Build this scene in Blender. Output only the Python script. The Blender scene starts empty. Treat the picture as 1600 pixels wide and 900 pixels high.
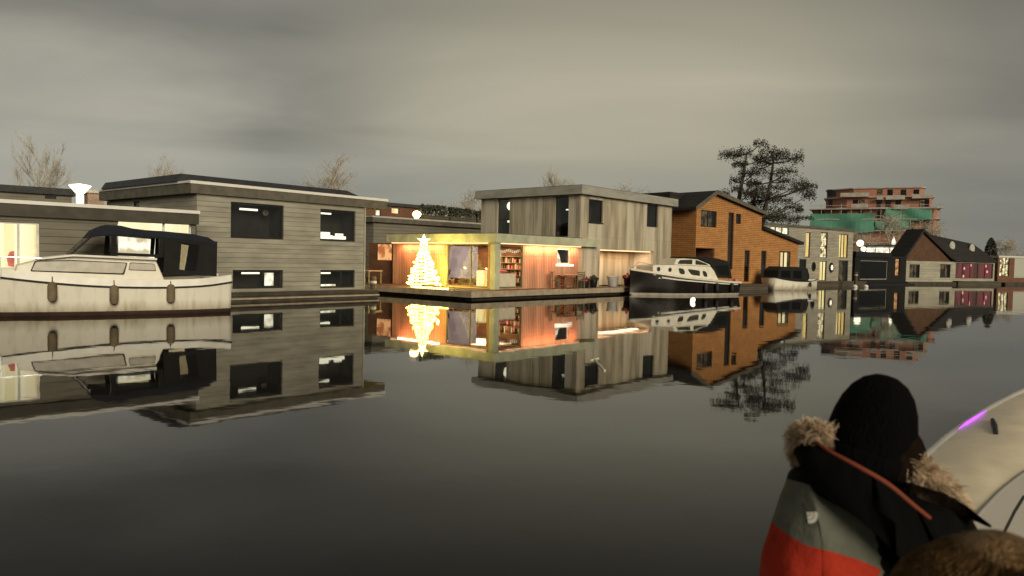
import bpy, bmesh, math, random
from mathutils import Vector, Matrix, noise
R = math.radians
SC = bpy.context.scene
COL = SC.collection
# ------------------------------------------------------------------ camera
CAM = Vector((0, 0, 2.0)); PITCH = 2.28; ROLL = 1.2; FPX = 1155.0
MROT = Matrix.Rotation(R(90 - PITCH), 3, 'X') @ Matrix.Rotation(R(ROLL), 3, 'Z')
cd = bpy.data.cameras.new('camera'); cam = bpy.data.objects.new('camera', cd); COL.objects.link(cam)
cam.matrix_world = Matrix.Translation(CAM) @ MROT.to_4x4()
cd.sensor_width = 36; cd.lens = FPX / 1600 * 36; cd.clip_start = .05; cd.clip_end = 6000
cd.dof.use_dof = True; cd.dof.focus_distance = 42; cd.dof.aperture_fstop = 4.5
SC.camera = cam
# ------------------------------------------------------------------ exposure, world, city glow
SC.view_settings.view_transform = 'Standard'; SC.view_settings.look = 'None'
SC.view_settings.gamma = 1; SC.view_settings.exposure = .12; SC.view_settings.use_curve_mapping = False
SC.cycles.use_denoising = True
SC.cycles.max_bounces = 6; SC.cycles.transparent_max_bounces = 12; SC.cycles.sample_clamp_indirect = 4
SC.cycles.caustics_reflective = False; SC.cycles.caustics_refractive = False
GLOW = Vector((.42, -.84, .34)).normalized()      # where the town's glow comes from
W = bpy.data.worlds.new("World"); SC.world = W; W.use_nodes = True
def node(nt, t, **k):
    n = nt.nodes.new(t)
    for a, b in k.items():
        if a.startswith('i_'): n.inputs[int(a[2:]) if a[2:].isdigit() else a[2:].replace('_', ' ')].default_value = b
        else: setattr(n, a, b)
    return n
def ramp(nt, src, stops):
    r = nt.nodes.new('ShaderNodeValToRGB'); e = r.color_ramp.elements
    while len(e) < len(stops): e.new(.5)
    for q, (p, c) in zip(e, stops): q.position = p; q.color = (*c, 1)
    nt.links.new(src, r.inputs[0]); return r.outputs[0]
def vmath(nt, op, a, b):
    n = node(nt, 'ShaderNodeVectorMath', operation=op)
    for i, v in enumerate((a, b)):
        if isinstance(v, (tuple, Vector)): n.inputs[i].default_value = v
        else: nt.links.new(v, n.inputs[i])
    return n.outputs['Value'] if op == 'DOT_PRODUCT' else n.outputs[0]
def fmath(nt, op, a, b=0.0, clamp=False):
    n = node(nt, 'ShaderNodeMath', operation=op, use_clamp=clamp)
    for i, v in enumerate((a, b)):
        if isinstance(v, (int, float)): n.inputs[i].default_value = v
        else: nt.links.new(v, n.inputs[i])
    return n.outputs[0]
def mixc(nt, f, a, b, mode='MIX'):
    n = node(nt, 'ShaderNodeMix', data_type='RGBA', blend_type=mode)
    for s, v in ((0, f), (6, a), (7, b)):
        if isinstance(v, (int, float)): n.inputs[s].default_value = v
        elif isinstance(v, tuple): n.inputs[s].default_value = (*v, 1)
        else: nt.links.new(v, n.inputs[s])
    return n.outputs[2]
SKY_GAIN = 1.18
def build_world():
    nt = W.node_tree; nt.nodes.clear(); L = nt.links.new
    tc = node(nt, 'ShaderNodeTexCoord'); d = tc.outputs['Generated']
    sep = node(nt, 'ShaderNodeSeparateXYZ'); L(d, sep.inputs[0]); z = sep.outputs[2]
    den = fmath(nt, 'ADD', fmath(nt, 'MAXIMUM', z, 0.0), .16)
    comb = node(nt, 'ShaderNodeCombineXYZ')
    # cloud bands: strongly stretched sideways
    L(fmath(nt, 'MULTIPLY', fmath(nt, 'DIVIDE', sep.outputs[0], den), .55), comb.inputs[0])
    L(fmath(nt, 'DIVIDE', sep.outputs[1], den), comb.inputs[1])
    n1 = node(nt, 'ShaderNodeTexNoise'); L(comb.outputs[0], n1.inputs['Vector'])
    n1.inputs['Scale'].default_value = 1.15; n1.inputs['Detail'].default_value = 4; n1.inputs['Roughness'].default_value = .45; n1.inputs['Distortion'].default_value = .5
    base = ramp(nt, n1.outputs[0], [(.3, (.130, .128, .106)), (.5, (.200, .193, .163)), (.7, (.305, .289, .238))])
    # pale peach patch where the town lights the cloud
    d0 = Vector((.17, .96, .19)).normalized()
    dot = vmath(nt, 'DOT_PRODUCT', d, tuple(d0))
    pk = node(nt, 'ShaderNodeMapRange', interpolation_type='SMOOTHSTEP'); L(dot, pk.inputs[0]); pk.inputs[1].default_value = .88; pk.inputs[2].default_value = 1.0
    base = mixc(nt, fmath(nt, 'MULTIPLY', pk.outputs[0], .55), base, (.44, .40, .285))
    # clear bluish grey band low over the houses
    lo = node(nt, 'ShaderNodeMapRange', interpolation_type='SMOOTHSTEP'); L(z, lo.inputs[0]); lo.inputs[1].default_value = .165; lo.inputs[2].default_value = .085
    base = mixc(nt, fmath(nt, 'MULTIPLY', lo.outputs[0], .62), base, (.200, .203, .180))
    # darker to the right, glow low at left
    rt = node(nt, 'ShaderNodeMapRange', interpolation_type='SMOOTHSTEP'); L(sep.outputs[0], rt.inputs[0]); rt.inputs[1].default_value = .2; rt.inputs[2].default_value = .72
    base = mixc(nt, fmath(nt, 'MULTIPLY', rt.outputs[0], .62), base, (.105, .103, .092))
    dl = Vector((-.5, .86, .07)).normalized(); dt = vmath(nt, 'DOT_PRODUCT', d, tuple(dl))
    gl = node(nt, 'ShaderNodeMapRange', interpolation_type='SMOOTHSTEP'); L(dt, gl.inputs[0]); gl.inputs[1].default_value = .975; gl.inputs[2].default_value = 1.0
    base = mixc(nt, fmath(nt, 'MULTIPLY', gl.outputs[0], .35), base, (.46, .44, .36))
    up = node(nt, 'ShaderNodeMapRange', interpolation_type='SMOOTHSTEP'); L(z, up.inputs[0]); up.inputs[1].default_value = .2; up.inputs[2].default_value = .46
    base = mixc(nt, fmath(nt, 'MULTIPLY', up.outputs[0], .72), base, (.062, .058, .05))
    bg = node(nt, 'ShaderNodeBackground'); L(base, bg.inputs[0]); bg.inputs[1].default_value = SKY_GAIN
    sky = node(nt, 'ShaderNodeTexSky', sky_type='NISHITA', sun_disc=False)
    sky.sun_elevation = math.asin(GLOW.z); sky.sun_rotation = math.atan2(GLOW.x, GLOW.y)
    bg2 = node(nt, 'ShaderNodeBackground'); L(sky.outputs[0], bg2.inputs[0]); bg2.inputs[1].default_value = .0015
    add = node(nt, 'ShaderNodeAddShader'); L(bg.outputs[0], add.inputs[0]); L(bg2.outputs[0], add.inputs[1])
    out = node(nt, 'ShaderNodeOutputWorld'); L(add.outputs[0], out.inputs[0])
build_world()
sl = bpy.data.lights.new('town_glow', 'SUN'); sl.energy = 2.5; sl.angle = R(28); sl.color = (1, .90, .70)
so = bpy.data.objects.new('town_glow', sl); COL.objects.link(so); so.rotation_euler = GLOW.to_track_quat('Z', 'Y').to_euler()

# ------------------------------------------------------------------ survey helpers: photo point -> point on a real plane
def ray(px, py): return MROT @ Vector(((px - 800) / FPX, (450 - py) / FPX, -1))
def proj(p): q = MROT.transposed() @ (Vector(p) - CAM); return 800 - FPX * q.x / q.z, 450 + FPX * q.y / q.z
def hz(px): return 404 + .021 * (px - 800)
def gp(px, D):
    d = ray(px, hz(px)); return (d.x * D / d.y, D)
def at(px, py, D):
    d = ray(px, py); return CAM + d * (D / d.y)
def onz(px, py, z):
    d = ray(px, py); return CAM + d * ((z - CAM.z) / d.z)
class Frame:
    def __init__(s, o, deg):
        s.o = Vector((o[0], o[1], 0)); s.a = R(deg); s.u = Vector((math.cos(s.a), math.sin(s.a), 0)); s.n = Vector((-math.sin(s.a), math.cos(s.a), 0))
    def front(s, px, py, off=0):
        d = ray(px, py); o = s.o + s.n * off - CAM; p = CAM + d * (o.dot(s.n) / d.dot(s.n)) - s.o; return p.dot(s.u), p.z
    def side(s, px, py, off=0):
        d = ray(px, py); o = s.o + s.u * off - CAM; p = CAM + d * (o.dot(s.u) / d.dot(s.u)) - s.o; return p.dot(s.n), p.z
    def rect(s, x0, y0, x1, y1, off=0):
        xm, ym = (x0 + x1) / 2, (y0 + y1) / 2
        return (s.front(x0, ym, off)[0], s.front(x1, ym, off)[0], s.front(xm, y1, off)[1], s.front(xm, y0, off)[1])
    def world(s, x, y, z=0): return s.o + s.u * x + s.n * y + Vector((0, 0, z))

# ------------------------------------------------------------------ materials
MATS = {}
def newmat(name):
    m = bpy.data.materials.new(name); m.use_nodes = True; nt = m.node_tree; nt.nodes.clear()
    return m, nt, node(nt, 'ShaderNodeOutputMaterial')
def plain(name, col, rough=.7, var=.25, scale=3, metal=0, bump=.0, bscale=40, spec=.4, stretch=(1, 1, 1)):
    if name in MATS: return MATS[name]
    m, nt, out = newmat(name); L = nt.links.new
    tc = node(nt, 'ShaderNodeTexCoord'); mp = node(nt, 'ShaderNodeMapping'); mp.inputs['Scale'].default_value = stretch; L(tc.outputs['Object'], mp.inputs[0])
    n = node(nt, 'ShaderNodeTexNoise'); n.inputs['Scale'].default_value = scale; n.inputs['Detail'].default_value = 5; L(mp.outputs[0], n.inputs['Vector'])
    lo = tuple(c * (1 - var) for c in col); hi = tuple(min(1, c * (1 + var)) for c in col)
    c = ramp(nt, n.outputs[0], [(.3, lo), (.7, hi)])
    b = node(nt, 'ShaderNodeBsdfPrincipled'); L(c, b.inputs['Base Color']); b.inputs['Roughness'].default_value = rough; b.inputs['Metallic'].default_value = metal; b.inputs['Specular IOR Level'].default_value = spec
    if bump:
        n2 = node(nt, 'ShaderNodeTexNoise'); n2.inputs['Scale'].default_value = bscale; L(mp.outputs[0], n2.inputs['Vector'])
        bp = node(nt, 'ShaderNodeBump'); bp.inputs['Strength'].default_value = bump; bp.inputs['Distance'].default_value = .02; L(n2.outputs[0], bp.inputs['Height']); L(bp.outputs[0], b.inputs['Normal'])
    L(b.outputs[0], out.inputs[0]); MATS[name] = m; return m
def boards(name, c1, c2, groove, row, length, vertical=False, rough=.7, gap=.012, weather=.3, streak=None):
    """lapped boards, cladding or shingles; rows run sideways (or upright)"""
    m, nt, out = newmat(name); L = nt.links.new
    tc = node(nt, 'ShaderNodeTexCoord'); sp = node(nt, 'ShaderNodeSeparateXYZ'); L(tc.outputs['Object'], sp.inputs[0])
    h = fmath(nt, 'ADD', sp.outputs[0], sp.outputs[1]); cb = node(nt, 'ShaderNodeCombineXYZ')
    if vertical: L(sp.outputs[2], cb.inputs[0]); L(h, cb.inputs[1])
    else: L(h, cb.inputs[0]); L(sp.outputs[2], cb.inputs[1])
    br = node(nt, 'ShaderNodeTexBrick'); L(cb.outputs[0], br.inputs['Vector'])
    br.inputs['Scale'].default_value = 1; br.inputs['Brick Width'].default_value = length; br.inputs['Row Height'].default_value = row
    br.inputs['Mortar Size'].default_value = gap; br.inputs['Mortar Smooth'].default_value = .3; br.inputs['Bias'].default_value = 0
    br.inputs['Color1'].default_value = (*c1, 1); br.inputs['Color2'].default_value = (*c2, 1); br.inputs['Mortar'].default_value = (*groove, 1)
    br.offset = .37
    n = node(nt, 'ShaderNodeTexNoise'); n.inputs['Scale'].default_value = .9; n.inputs['Detail'].default_value = 6
    mp = node(nt, 'ShaderNodeMapping'); L(tc.outputs['Object'], mp.inputs[0]); mp.inputs['Scale'].default_value = (2.2, 2.2, .35) if vertical else (.7, .7, 3); L(mp.outputs[0], n.inputs['Vector'])
    col = mixc(nt, weather, br.outputs['Color'], ramp(nt, n.outputs[0], [(.32, (.32, .30, .26)), (.7, (1.5, 1.45, 1.35))]), 'MULTIPLY')
    if streak:
        n3 = node(nt, 'ShaderNodeTexNoise'); n3.inputs['Scale'].default_value = 1; n3.inputs['Detail'].default_value = 3
        mp3 = node(nt, 'ShaderNodeMapping'); L(tc.outputs['Object'], mp3.inputs[0]); mp3.inputs['Scale'].default_value = (1.6, 1.6, .12); L(mp3.outputs[0], n3.inputs['Vector'])
        k = node(nt, 'ShaderNodeMapRange'); L(n3.outputs[0], k.inputs[0]); k.inputs[1].default_value = .5; k.inputs[2].default_value = .62
        col = mixc(nt, fmath(nt, 'MULTIPLY', k.outputs[0], .7), col, streak)
    b = node(nt, 'ShaderNodeBsdfPrincipled'); L(col, b.inputs['Base Color']); b.inputs['Roughness'].default_value = rough; b.inputs['Specular IOR Level'].default_value = .3
    bp = node(nt, 'ShaderNodeBump', invert=True); bp.inputs['Strength'].default_value = .6; bp.inputs['Distance'].default_value = .02; L(br.outputs['Fac'], bp.inputs['Height']); L(bp.outputs[0], b.inputs['Normal'])
    L(b.outputs[0], out.inputs[0]); MATS[name] = m; return m
def hull_paint(name, col, dirt):
    """painted hull with a grimy band at the waterline and run-down streaks"""
    m, nt, out = newmat(name); L = nt.links.new
    tc = node(nt, 'ShaderNodeTexCoord'); sp = node(nt, 'ShaderNodeSeparateXYZ'); L(tc.outputs['Object'], sp.inputs[0])
    mp = node(nt, 'ShaderNodeMapping'); L(tc.outputs['Object'], mp.inputs[0]); mp.inputs['Scale'].default_value = (5, 5, .5)
    n = node(nt, 'ShaderNodeTexNoise'); n.inputs['Scale'].default_value = 1; n.inputs['Detail'].default_value = 5; L(mp.outputs[0], n.inputs['Vector'])
    h = node(nt, 'ShaderNodeMapRange'); L(fmath(nt, 'ADD', sp.outputs[2], fmath(nt, 'MULTIPLY', n.outputs[0], -.35)), h.inputs[0]); h.inputs[1].default_value = .28; h.inputs[2].default_value = -.05
    k = node(nt, 'ShaderNodeMapRange'); L(n.outputs[0], k.inputs[0]); k.inputs[1].default_value = .5; k.inputs[2].default_value = .75
    f = fmath(nt, 'ADD', fmath(nt, 'MULTIPLY', h.outputs[0], .7), fmath(nt, 'MULTIPLY', k.outputs[0], .3), True)
    b = node(nt, 'ShaderNodeBsdfPrincipled'); L(mixc(nt, f, col, dirt), b.inputs['Base Color']); b.inputs['Roughness'].default_value = .4; L(b.outputs[0], out.inputs[0]); MATS[name] = m
def glow(name, c1, c2=None, strength=1.0, scale=2.5, vertical=False):
    """something that gives off light, uneven like a lit room"""
    if name in MATS: return MATS[name]
    m, nt, out = newmat(name); L = nt.links.new
    e = node(nt, 'ShaderNodeEmission'); e.inputs[1].default_value = strength
    if c2:
        tc = node(nt, 'ShaderNodeTexCoord'); mp = node(nt, 'ShaderNodeMapping'); L(tc.outputs['Object'], mp.inputs[0])
        mp.inputs['Scale'].default_value = (1.6, 1.6, .3) if vertical else (1, 1, 1)
        n = node(nt, 'ShaderNodeTexNoise'); n.inputs['Scale'].default_value = scale; n.inputs['Detail'].default_value = 2; L(mp.outputs[0], n.inputs['Vector'])
        L(ramp(nt, n.outputs[0], [(.40, c2), (.58, c1)]), e.inputs[0])
    else: e.inputs[0].default_value = (*c1, 1)
    L(e.outputs[0], out.inputs[0]); MATS[name] = m; return m
def glass(name, tint=(.9, .92, .9), rough=.02, clear=1.0):
    m, nt, out = newmat(name); L = nt.links.new
    lw = node(nt, 'ShaderNodeLayerWeight'); lw.inputs[0].default_value = .5
    f = fmath(nt, 'ADD', fmath(nt, 'MULTIPLY', fmath(nt, 'POWER', lw.outputs['Facing'], 5.0), .9 * clear), .045 * clear)
    t = node(nt, 'ShaderNodeBsdfTransparent'); t.inputs[0].default_value = (*tint, 1)
    g = node(nt, 'ShaderNodeBsdfGlossy'); g.inputs['Roughness'].default_value = rough
    mx = node(nt, 'ShaderNodeMixShader'); L(f, mx.inputs[0]); L(t.outputs[0], mx.inputs[1]); L(g.outputs[0], mx.inputs[2]); L(mx.outputs[0], out.inputs[0])
    MATS[name] = m; return m
M = MATS
glass('pane'); glass('smoked_pane', (.25, .24, .22)); glass('clear_pane', (.95, .95, .93), .02, .2); glass('vinyl', (.55, .53, .48), .12); glass('dusk_pane', (.13, .13, .125), .06)
plain('dark_frame', (.022, .019, .016), .5); plain('white_frame', (.7, .68, .62), .5); plain('dark_room', (.03, .026, .02), .9)
plain('white_paint', (.8, .76, .66), .45, .08); plain('cream_paint', (.74, .69, .56), .4, .08); plain('black_paint', (.012, .011, .012), .35)
plain('navy_cloth', (.012, .014, .022), .9, bump=.3); plain('black_cloth', (.012, .011, .01), .95, bump=.3)
plain('black_hull', (.014, .011, .009), .25, .2); plain('antifouling', (.05, .028, .02), .6); plain('boot_top', (.42, .38, .3), .5)
plain('rubber', (.02, .018, .016), .7); plain('fender_cloth', (.16, .12, .07), .85); plain('rail_wood', (.1, .05, .025), .5)
plain('steel', (.5, .5, .5), .3, metal=1); plain('grey_fascia', (.33, .315, .265), .6, .2, 2, stretch=(.5, .5, 2)); plain('dark_fascia', (.12, .105, .078), .6)
plain('near_black_fascia', (.06, .052, .036), .6); plain('roof_felt', (.05, .05, .047), .9); plain('pontoon', (.055, .045, .032), .8, .4, 2, bump=.3, bscale=12); plain('deck_edge', (.35, .28, .19), .7)
plain('white_trim', (.78, .74, .66), .5, .05); plain('green_fascia', (.46, .46, .31), .55, .2, 2); plain('pale_fascia', (.45, .43, .36), .55, .18, 2)
plain('solar_panel', (.035, .035, .038), .5); plain('soil', (.06, .05, .04), .95, .4, .6); plain('bark', (.075, .06, .045), .9, .4, 4); plain('twigs', (.50, .46, .385), .95, .3, 1)  # twigs lightened towards the sky, distance haze put into their colour
plain('needles', (.055, .05, .03), .9, .5, 1.5); plain('leaf', (.055, .058, .03), .8, .5, 2); plain('tan_twigs', (.50, .43, .33), .95, .3, 1)  # tan twigs lightened too, with the haze in their colour
plain('terracotta', (.3, .11, .05), .8); plain('zinc', (.4, .4, .38), .4); plain('pink_petals', (.65, .16, .2), .8); plain('olive_wood', (.14, .12, .06), .7)
plain('net_green', (.085, .235, .16), .85, .4, .18); plain('concrete', (.42, .37, .31), .8, .2, 1); plain('skin', (.55, .34, .25), .5, .1); plain('hair_brown', (.15, .082, .026), .55, .4, 60, bump=.6, bscale=200, stretch=(1, 1, .2))
hull_paint('stained_white', (.82, .77, .64), (.34, .27, .16)); boards('grey_siding', (.345, .325, .262), (.315, .298, .24), (.20, .187, .15), .2, 40.0, gap=.011, weather=.42)
boards('olive_siding', (.2, .18, .14), (.18, .163, .127), (.1, .09, .07), .24, 40.0, gap=.014)
boards('weathered_wood', (.50, .435, .32), (.41, .355, .26), (.22, .19, .135), .145, 3.4, vertical=True, weather=.55, streak=(.62, .56, .43))
boards('pink_lit_wood', (.56, .31, .19), (.48, .265, .16), (.16, .08, .05), .145, 3.4, vertical=True, weather=.4)  # pink of the eave lighting is put into the wood colour
boards('orange_shingle', (.54, .255, .085), (.455, .21, .07), (.13, .05, .016), .14, .42, gap=.012, weather=.22)
boards('pale_siding', (.42, .385, .30), (.35, .32, .255), (.12, .105, .08), .15, 4.0, gap=.012)
boards('white_siding', (.40, .375, .29), (.36, .335, .26), (.2, .185, .15), .3, 4.0, gap=.012)
boards('black_siding', (.012, .011, .01), (.016, .015, .013), (.004, .004, .004), .2, 4.0)
boards('red_brick', (.47, .20, .13), (.39, .16, .105), (.32, .24, .19), .3, .9, gap=.03)
boards('pink_brick', (.40, .27, .2), (.34, .23, .17), (.3, .25, .2), .12, .4); boards('brown_brick', (.22, .10, .055), (.17, .075, .04), (.12, .08, .06), .12, .4)
boards('roof_tiles', (.03, .027, .023), (.022, .02, .018), (.008, .008, .008), .3, .3, gap=.02)
boards('decking', (.36, .28, .18), (.28, .22, .14), (.08, .06, .04), .14, 3.0)
boards('planks', (.11, .09, .065), (.085, .07, .05), (.03, .025, .018), .16, 3.0)
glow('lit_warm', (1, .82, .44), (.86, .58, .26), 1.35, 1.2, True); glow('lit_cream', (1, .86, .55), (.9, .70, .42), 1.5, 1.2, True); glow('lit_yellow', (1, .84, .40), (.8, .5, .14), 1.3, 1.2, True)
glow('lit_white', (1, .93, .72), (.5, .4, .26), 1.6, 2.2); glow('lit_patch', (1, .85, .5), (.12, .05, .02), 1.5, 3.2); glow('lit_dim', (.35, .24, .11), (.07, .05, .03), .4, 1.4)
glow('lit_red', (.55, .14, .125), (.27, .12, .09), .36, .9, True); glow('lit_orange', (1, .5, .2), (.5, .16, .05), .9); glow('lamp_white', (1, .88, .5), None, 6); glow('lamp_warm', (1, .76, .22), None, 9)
glow('soft_glow', (1, .9, .66), None, 1.9); glow('fairy', (1, .75, .12), None, 13); glow('fairy_star', (1, .82, .25), None, 12); glow('violet', (.55, .12, 1), None, 1.6); glow('eave_line', (1, .55, .28), None, 2.2)
glow('lilac_room', (.62, .46, .40), (.42, .30, .27), .75, 1.4)

# ------------------------------------------------------------------ mesh helpers
def catmull(vals, t):
    n = len(vals) - 1; x = t * n; i = min(n - 1, int(x)); u = x - i
    p = [vals[max(0, i - 1)], vals[i], vals[i + 1], vals[min(n, i + 2)]]
    return .5 * (2 * p[1] + (p[2] - p[0]) * u + (2 * p[0] - 5 * p[1] + 4 * p[2] - p[3]) * u * u + (3 * p[1] - p[0] - 3 * p[2] + p[3]) * u ** 3)
class MB:
    def __init__(s): s.v = []; s.f = []; s.m = []
    def add(s, vs, fs, mi=0):
        o = len(s.v); s.v += [Vector(v) for v in vs]
        for f in fs: s.f.append([o + i for i in f]); s.m.append(mi)
        return s
    def box(s, x0, x1, y0, y1, z0, z1, mi=0):
        return s.add([(x0, y0, z0), (x1, y0, z0), (x1, y1, z0), (x0, y1, z0), (x0, y0, z1), (x1, y0, z1), (x1, y1, z1), (x0, y1, z1)],
                     [(0, 3, 2, 1), (4, 5, 6, 7), (0, 1, 5, 4), (1, 2, 6, 5), (2, 3, 7, 6), (3, 0, 4, 7)], mi)
    def tbox(s, T, u0, u1, d0, d1, z0, z1, mi=0):
        o = len(s.v); s.box(u0, u1, d0, d1, z0, z1, mi)
        for i in range(o, len(s.v)): v = s.v[i]; s.v[i] = T(v.x, v.y, v.z)
        return s
    def tube(s, path, r, n=8, mi=0, cap=True):
        path = [Vector(p) for p in path]; k = len(path); rs = r if isinstance(r, (list, tuple)) else [r] * k
        o = len(s.v); prev = None
        for i, p in enumerate(path):
            t = (path[min(i + 1, k - 1)] - path[max(i - 1, 0)]).normalized()
            a = prev if prev is not None else (Vector((0, 0, 1)) if abs(t.z) < .9 else Vector((1, 0, 0)))
            x = (a - t * a.dot(t)); x = x.normalized() if x.length > 1e-6 else t.orthogonal().normalized(); prev = x; y = t.cross(x)
            for j in range(n): w = 2 * math.pi * j / n; s.v.append(p + (x * math.cos(w) + y * math.sin(w)) * rs[i])
        for i in range(k - 1):
            for j in range(n): a = o + i * n + j; b = o + i * n + (j + 1) % n; s.f.append([a, b, b + n, a + n]); s.m.append(mi)
        if cap: s.f.append([o + j for j in range(n)][::-1]); s.m.append(mi); s.f.append([o + (k - 1) * n + j for j in range(n)]); s.m.append(mi)
        return s
    def lathe(s, prof, c=(0, 0, 0), n=24, mi=0, sx=1, sy=1):
        o = len(s.v); c = Vector(c); k = len(prof)
        for r, z in prof:
            for j in range(n): w = 2 * math.pi * j / n; s.v.append(c + Vector((r * math.cos(w) * sx, r * math.sin(w) * sy, z)))
        for i in range(k - 1):
            for j in range(n): a = o + i * n + j; b = o + i * n + (j + 1) % n; s.f.append([a, b, b + n, a + n]); s.m.append(mi)
        s.f.append([o + j for j in range(n)][::-1]); s.m.append(mi); s.f.append([o + (k - 1) * n + j for j in range(n)]); s.m.append(mi)
        return s
    def ball(s, c, r, n=16, mi=0):
        rx, ry, rz = (r, r, r) if isinstance(r, (int, float)) else r; k = n // 2
        return s.lathe([(max(.001, math.sin(math.pi * i / k)) * rx, -math.cos(math.pi * i / k) * rz) for i in range(k + 1)], c, n, mi, 1, ry / rx)
    def prism(s, pts, y0, y1, mi=0, T=None):
        """polygon in x-z, spread from y0 to y1 (numbers or functions of z)"""
        f0 = y0 if callable(y0) else (lambda z: y0); f1 = y1 if callable(y1) else (lambda z: y1); n = len(pts)
        vs = [(x, f0(z), z) for x, z in pts] + [(x, f1(z), z) for x, z in pts]
        if T: vs = [T(*v) for v in vs]
        return s.add(vs, [tuple(range(n)), tuple(range(2 * n - 1, n - 1, -1))] + [(i, i + n, (i + 1) % n + n, (i + 1) % n) for i in range(n)], mi)
    def slab(s, pts, z0, z1, mi=0):
        n = len(pts); g0 = z0 if callable(z0) else (lambda x, y: z0); g1 = z1 if callable(z1) else (lambda x, y: z1)
        vs = [(x, y, g0(x, y)) for x, y in pts] + [(x, y, g1(x, y)) for x, y in pts]
        return s.add(vs, [tuple(range(n - 1, -1, -1)), tuple(range(n, 2 * n))] + [(i, (i + 1) % n, (i + 1) % n + n, i + n) for i in range(n)], mi)
    def build(s, name, mats, parent=None, smooth=False, bevel=0, fix=True, loc=None):
        me = bpy.data.meshes.new(name); me.from_pydata([tuple(v) for v in s.v], [], s.f)
        mats = mats if isinstance(mats, (list, tuple)) else [mats]
        for m in mats: me.materials.append(MATS[m] if isinstance(m, str) else m)
        if len(mats) > 1: me.polygons.foreach_set('material_index', s.m)
        if fix:
            b = bmesh.new(); b.from_mesh(me); bmesh.ops.recalc_face_normals(b, faces=b.faces); b.to_mesh(me); b.free()
        if smooth:
            me.polygons.foreach_set('use_smooth', [True] * len(me.polygons))
        o = bpy.data.objects.new(name, me); COL.objects.link(o)
        if smooth and smooth != 2: me.set_sharp_from_angle(angle=R(42))
        if parent is not None: o.parent = parent
        if loc is not None: o.location = loc
        if bevel:
            bv = o.modifiers.new('bevel', 'BEVEL'); bv.width = bevel; bv.segments = 2; bv.limit_method = 'ANGLE'
        return o
def tag(o, label, cat, group=None):
    o['label'] = label; o['category'] = cat
    if group: o['group'] = group
    return o
def structure(o): o['kind'] = 'structure'; return o
def empty(name, loc, ang, label, cat, group=None):
    o = bpy.data.objects.new(name, None); COL.objects.link(o); o.location = loc; o.rotation_euler = (0, 0, ang); o.empty_display_size = .3
    return tag(o, label, cat, group)
def copy_tree(o, parent=None):
    c = o.copy(); COL.objects.link(c)
    if parent is not None: c.parent = parent
    for ch in list(o.children): copy_tree(ch, c)
    return c
def wall(mb, T, u0, u1, z0, top, holes=(), breaks=(), reveal=.14, mi=0):
    tf = top if callable(top) else (lambda u: top); tmin = min(tf(u) for u in (u0, u1, *breaks))
    us = sorted({round(x, 4) for x in (u0, u1, *breaks)} | {round(x, 4) for h in holes for x in h[:2] if u0 < x < u1})
    zs = sorted({round(z0, 4)} | {round(z, 4) for h in holes for z in h[2:4] if z > z0})
    for i in range(len(us) - 1):
        for j in range(len(zs)):
            a, b = us[i], us[i + 1]; lo = zs[j]; last = j == len(zs) - 1
            hi = zs[j + 1] if not last else None; cu = (a + b) / 2
            if not last and any(h[0] < cu < h[1] and h[2] < (lo + hi) / 2 < h[3] for h in holes): continue
            ha, hb = (tf(a), tf(b)) if last else (hi, hi)
            mb.add([T(a, 0, lo), T(b, 0, lo), T(b, 0, hb), T(a, 0, ha)], [(0, 1, 2, 3)], mi)
    for a, b, c, d in [h[:4] for h in holes]:
        for p, q in (((a, c), (b, c)), ((b, c), (b, d)), ((b, d), (a, d)), ((a, d), (a, c))):
            mb.add([T(p[0], 0, p[1]), T(q[0], 0, q[1]), T(q[0], reveal, q[1]), T(p[0], reveal, p[1])], [(0, 1, 2, 3)], mi)
    return mb
def window(root, T, h, frame='dark_frame', pane='pane', room='dark_room', mull=(), trans=(), fw=.06, rev=.14, depth=None, name='window', back=None, sill=None):
    u0, u1, z0, z1 = h; d0, d1 = rev - .07, rev
    if depth is None: depth = .7 if room == 'dark_room' else .3
    m = MB(); e = .002
    m.tbox(T, u0 + e, u0 + fw, d0, d1, z0 + e, z1 - e).tbox(T, u1 - fw, u1 - e, d0, d1, z0 + e, z1 - e)
    m.tbox(T, u0 + fw, u1 - fw, d0, d1, z0 + e, z0 + fw).tbox(T, u0 + fw, u1 - fw, d0, d1, z1 - fw, z1 - e)
    for k in mull: u = u0 + (u1 - u0) * k; m.tbox(T, u - fw / 2, u + fw / 2, d0 + .004, d1, z0 + fw, z1 - fw)
    for k in trans: z = z0 + (z1 - z0) * k; m.tbox(T, u0 + fw, u1 - fw, d0 + .007, d1, z - fw / 2, z + fw / 2)
    w = m.build(name, frame, root)
    MB().tbox(T, u0 + fw * .5, u1 - fw * .5, d0 + .02, d0 + .03, z0 + fw * .5, z1 - fw * .5).build('pane', pane, w)
    r = MB(); a, b, c, d = u0 + .01, u1 - .01, z0 + .01, z1 - .01; D = rev + depth
    P = lambda u, dd, z: T(u, dd, z)
    r.add([P(a, D, c), P(b, D, c), P(b, D, d), P(a, D, d)], [(0, 1, 2, 3)], 0)
    for p, q in (((a, c), (b, c)), ((b, c), (b, d)), ((b, d), (a, d)), ((a, d), (a, c))):
        r.add([P(p[0], rev + .003, p[1]), P(q[0], rev + .003, q[1]), P(q[0], D, q[1]), P(p[0], D, p[1])], [(0, 1, 2, 3)], 1)
    r.build('interior', [room, back or room], w)
    if sill: MB().tbox(T, u0 - .05, u1 + .05, -.06, .02, z0 - .05, z0 - .003).build('sill', sill, w)
    return w
def TF(u, d, z): return Vector((u, d, z))
def TL(x0): return lambda u, d, z: Vector((x0 + d, u, z))
def TR(x1): return lambda u, d, z: Vector((x1 - d, u, z))
def TB(y1): return lambda u, d, z: Vector((u, y1 - d, z))
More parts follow.
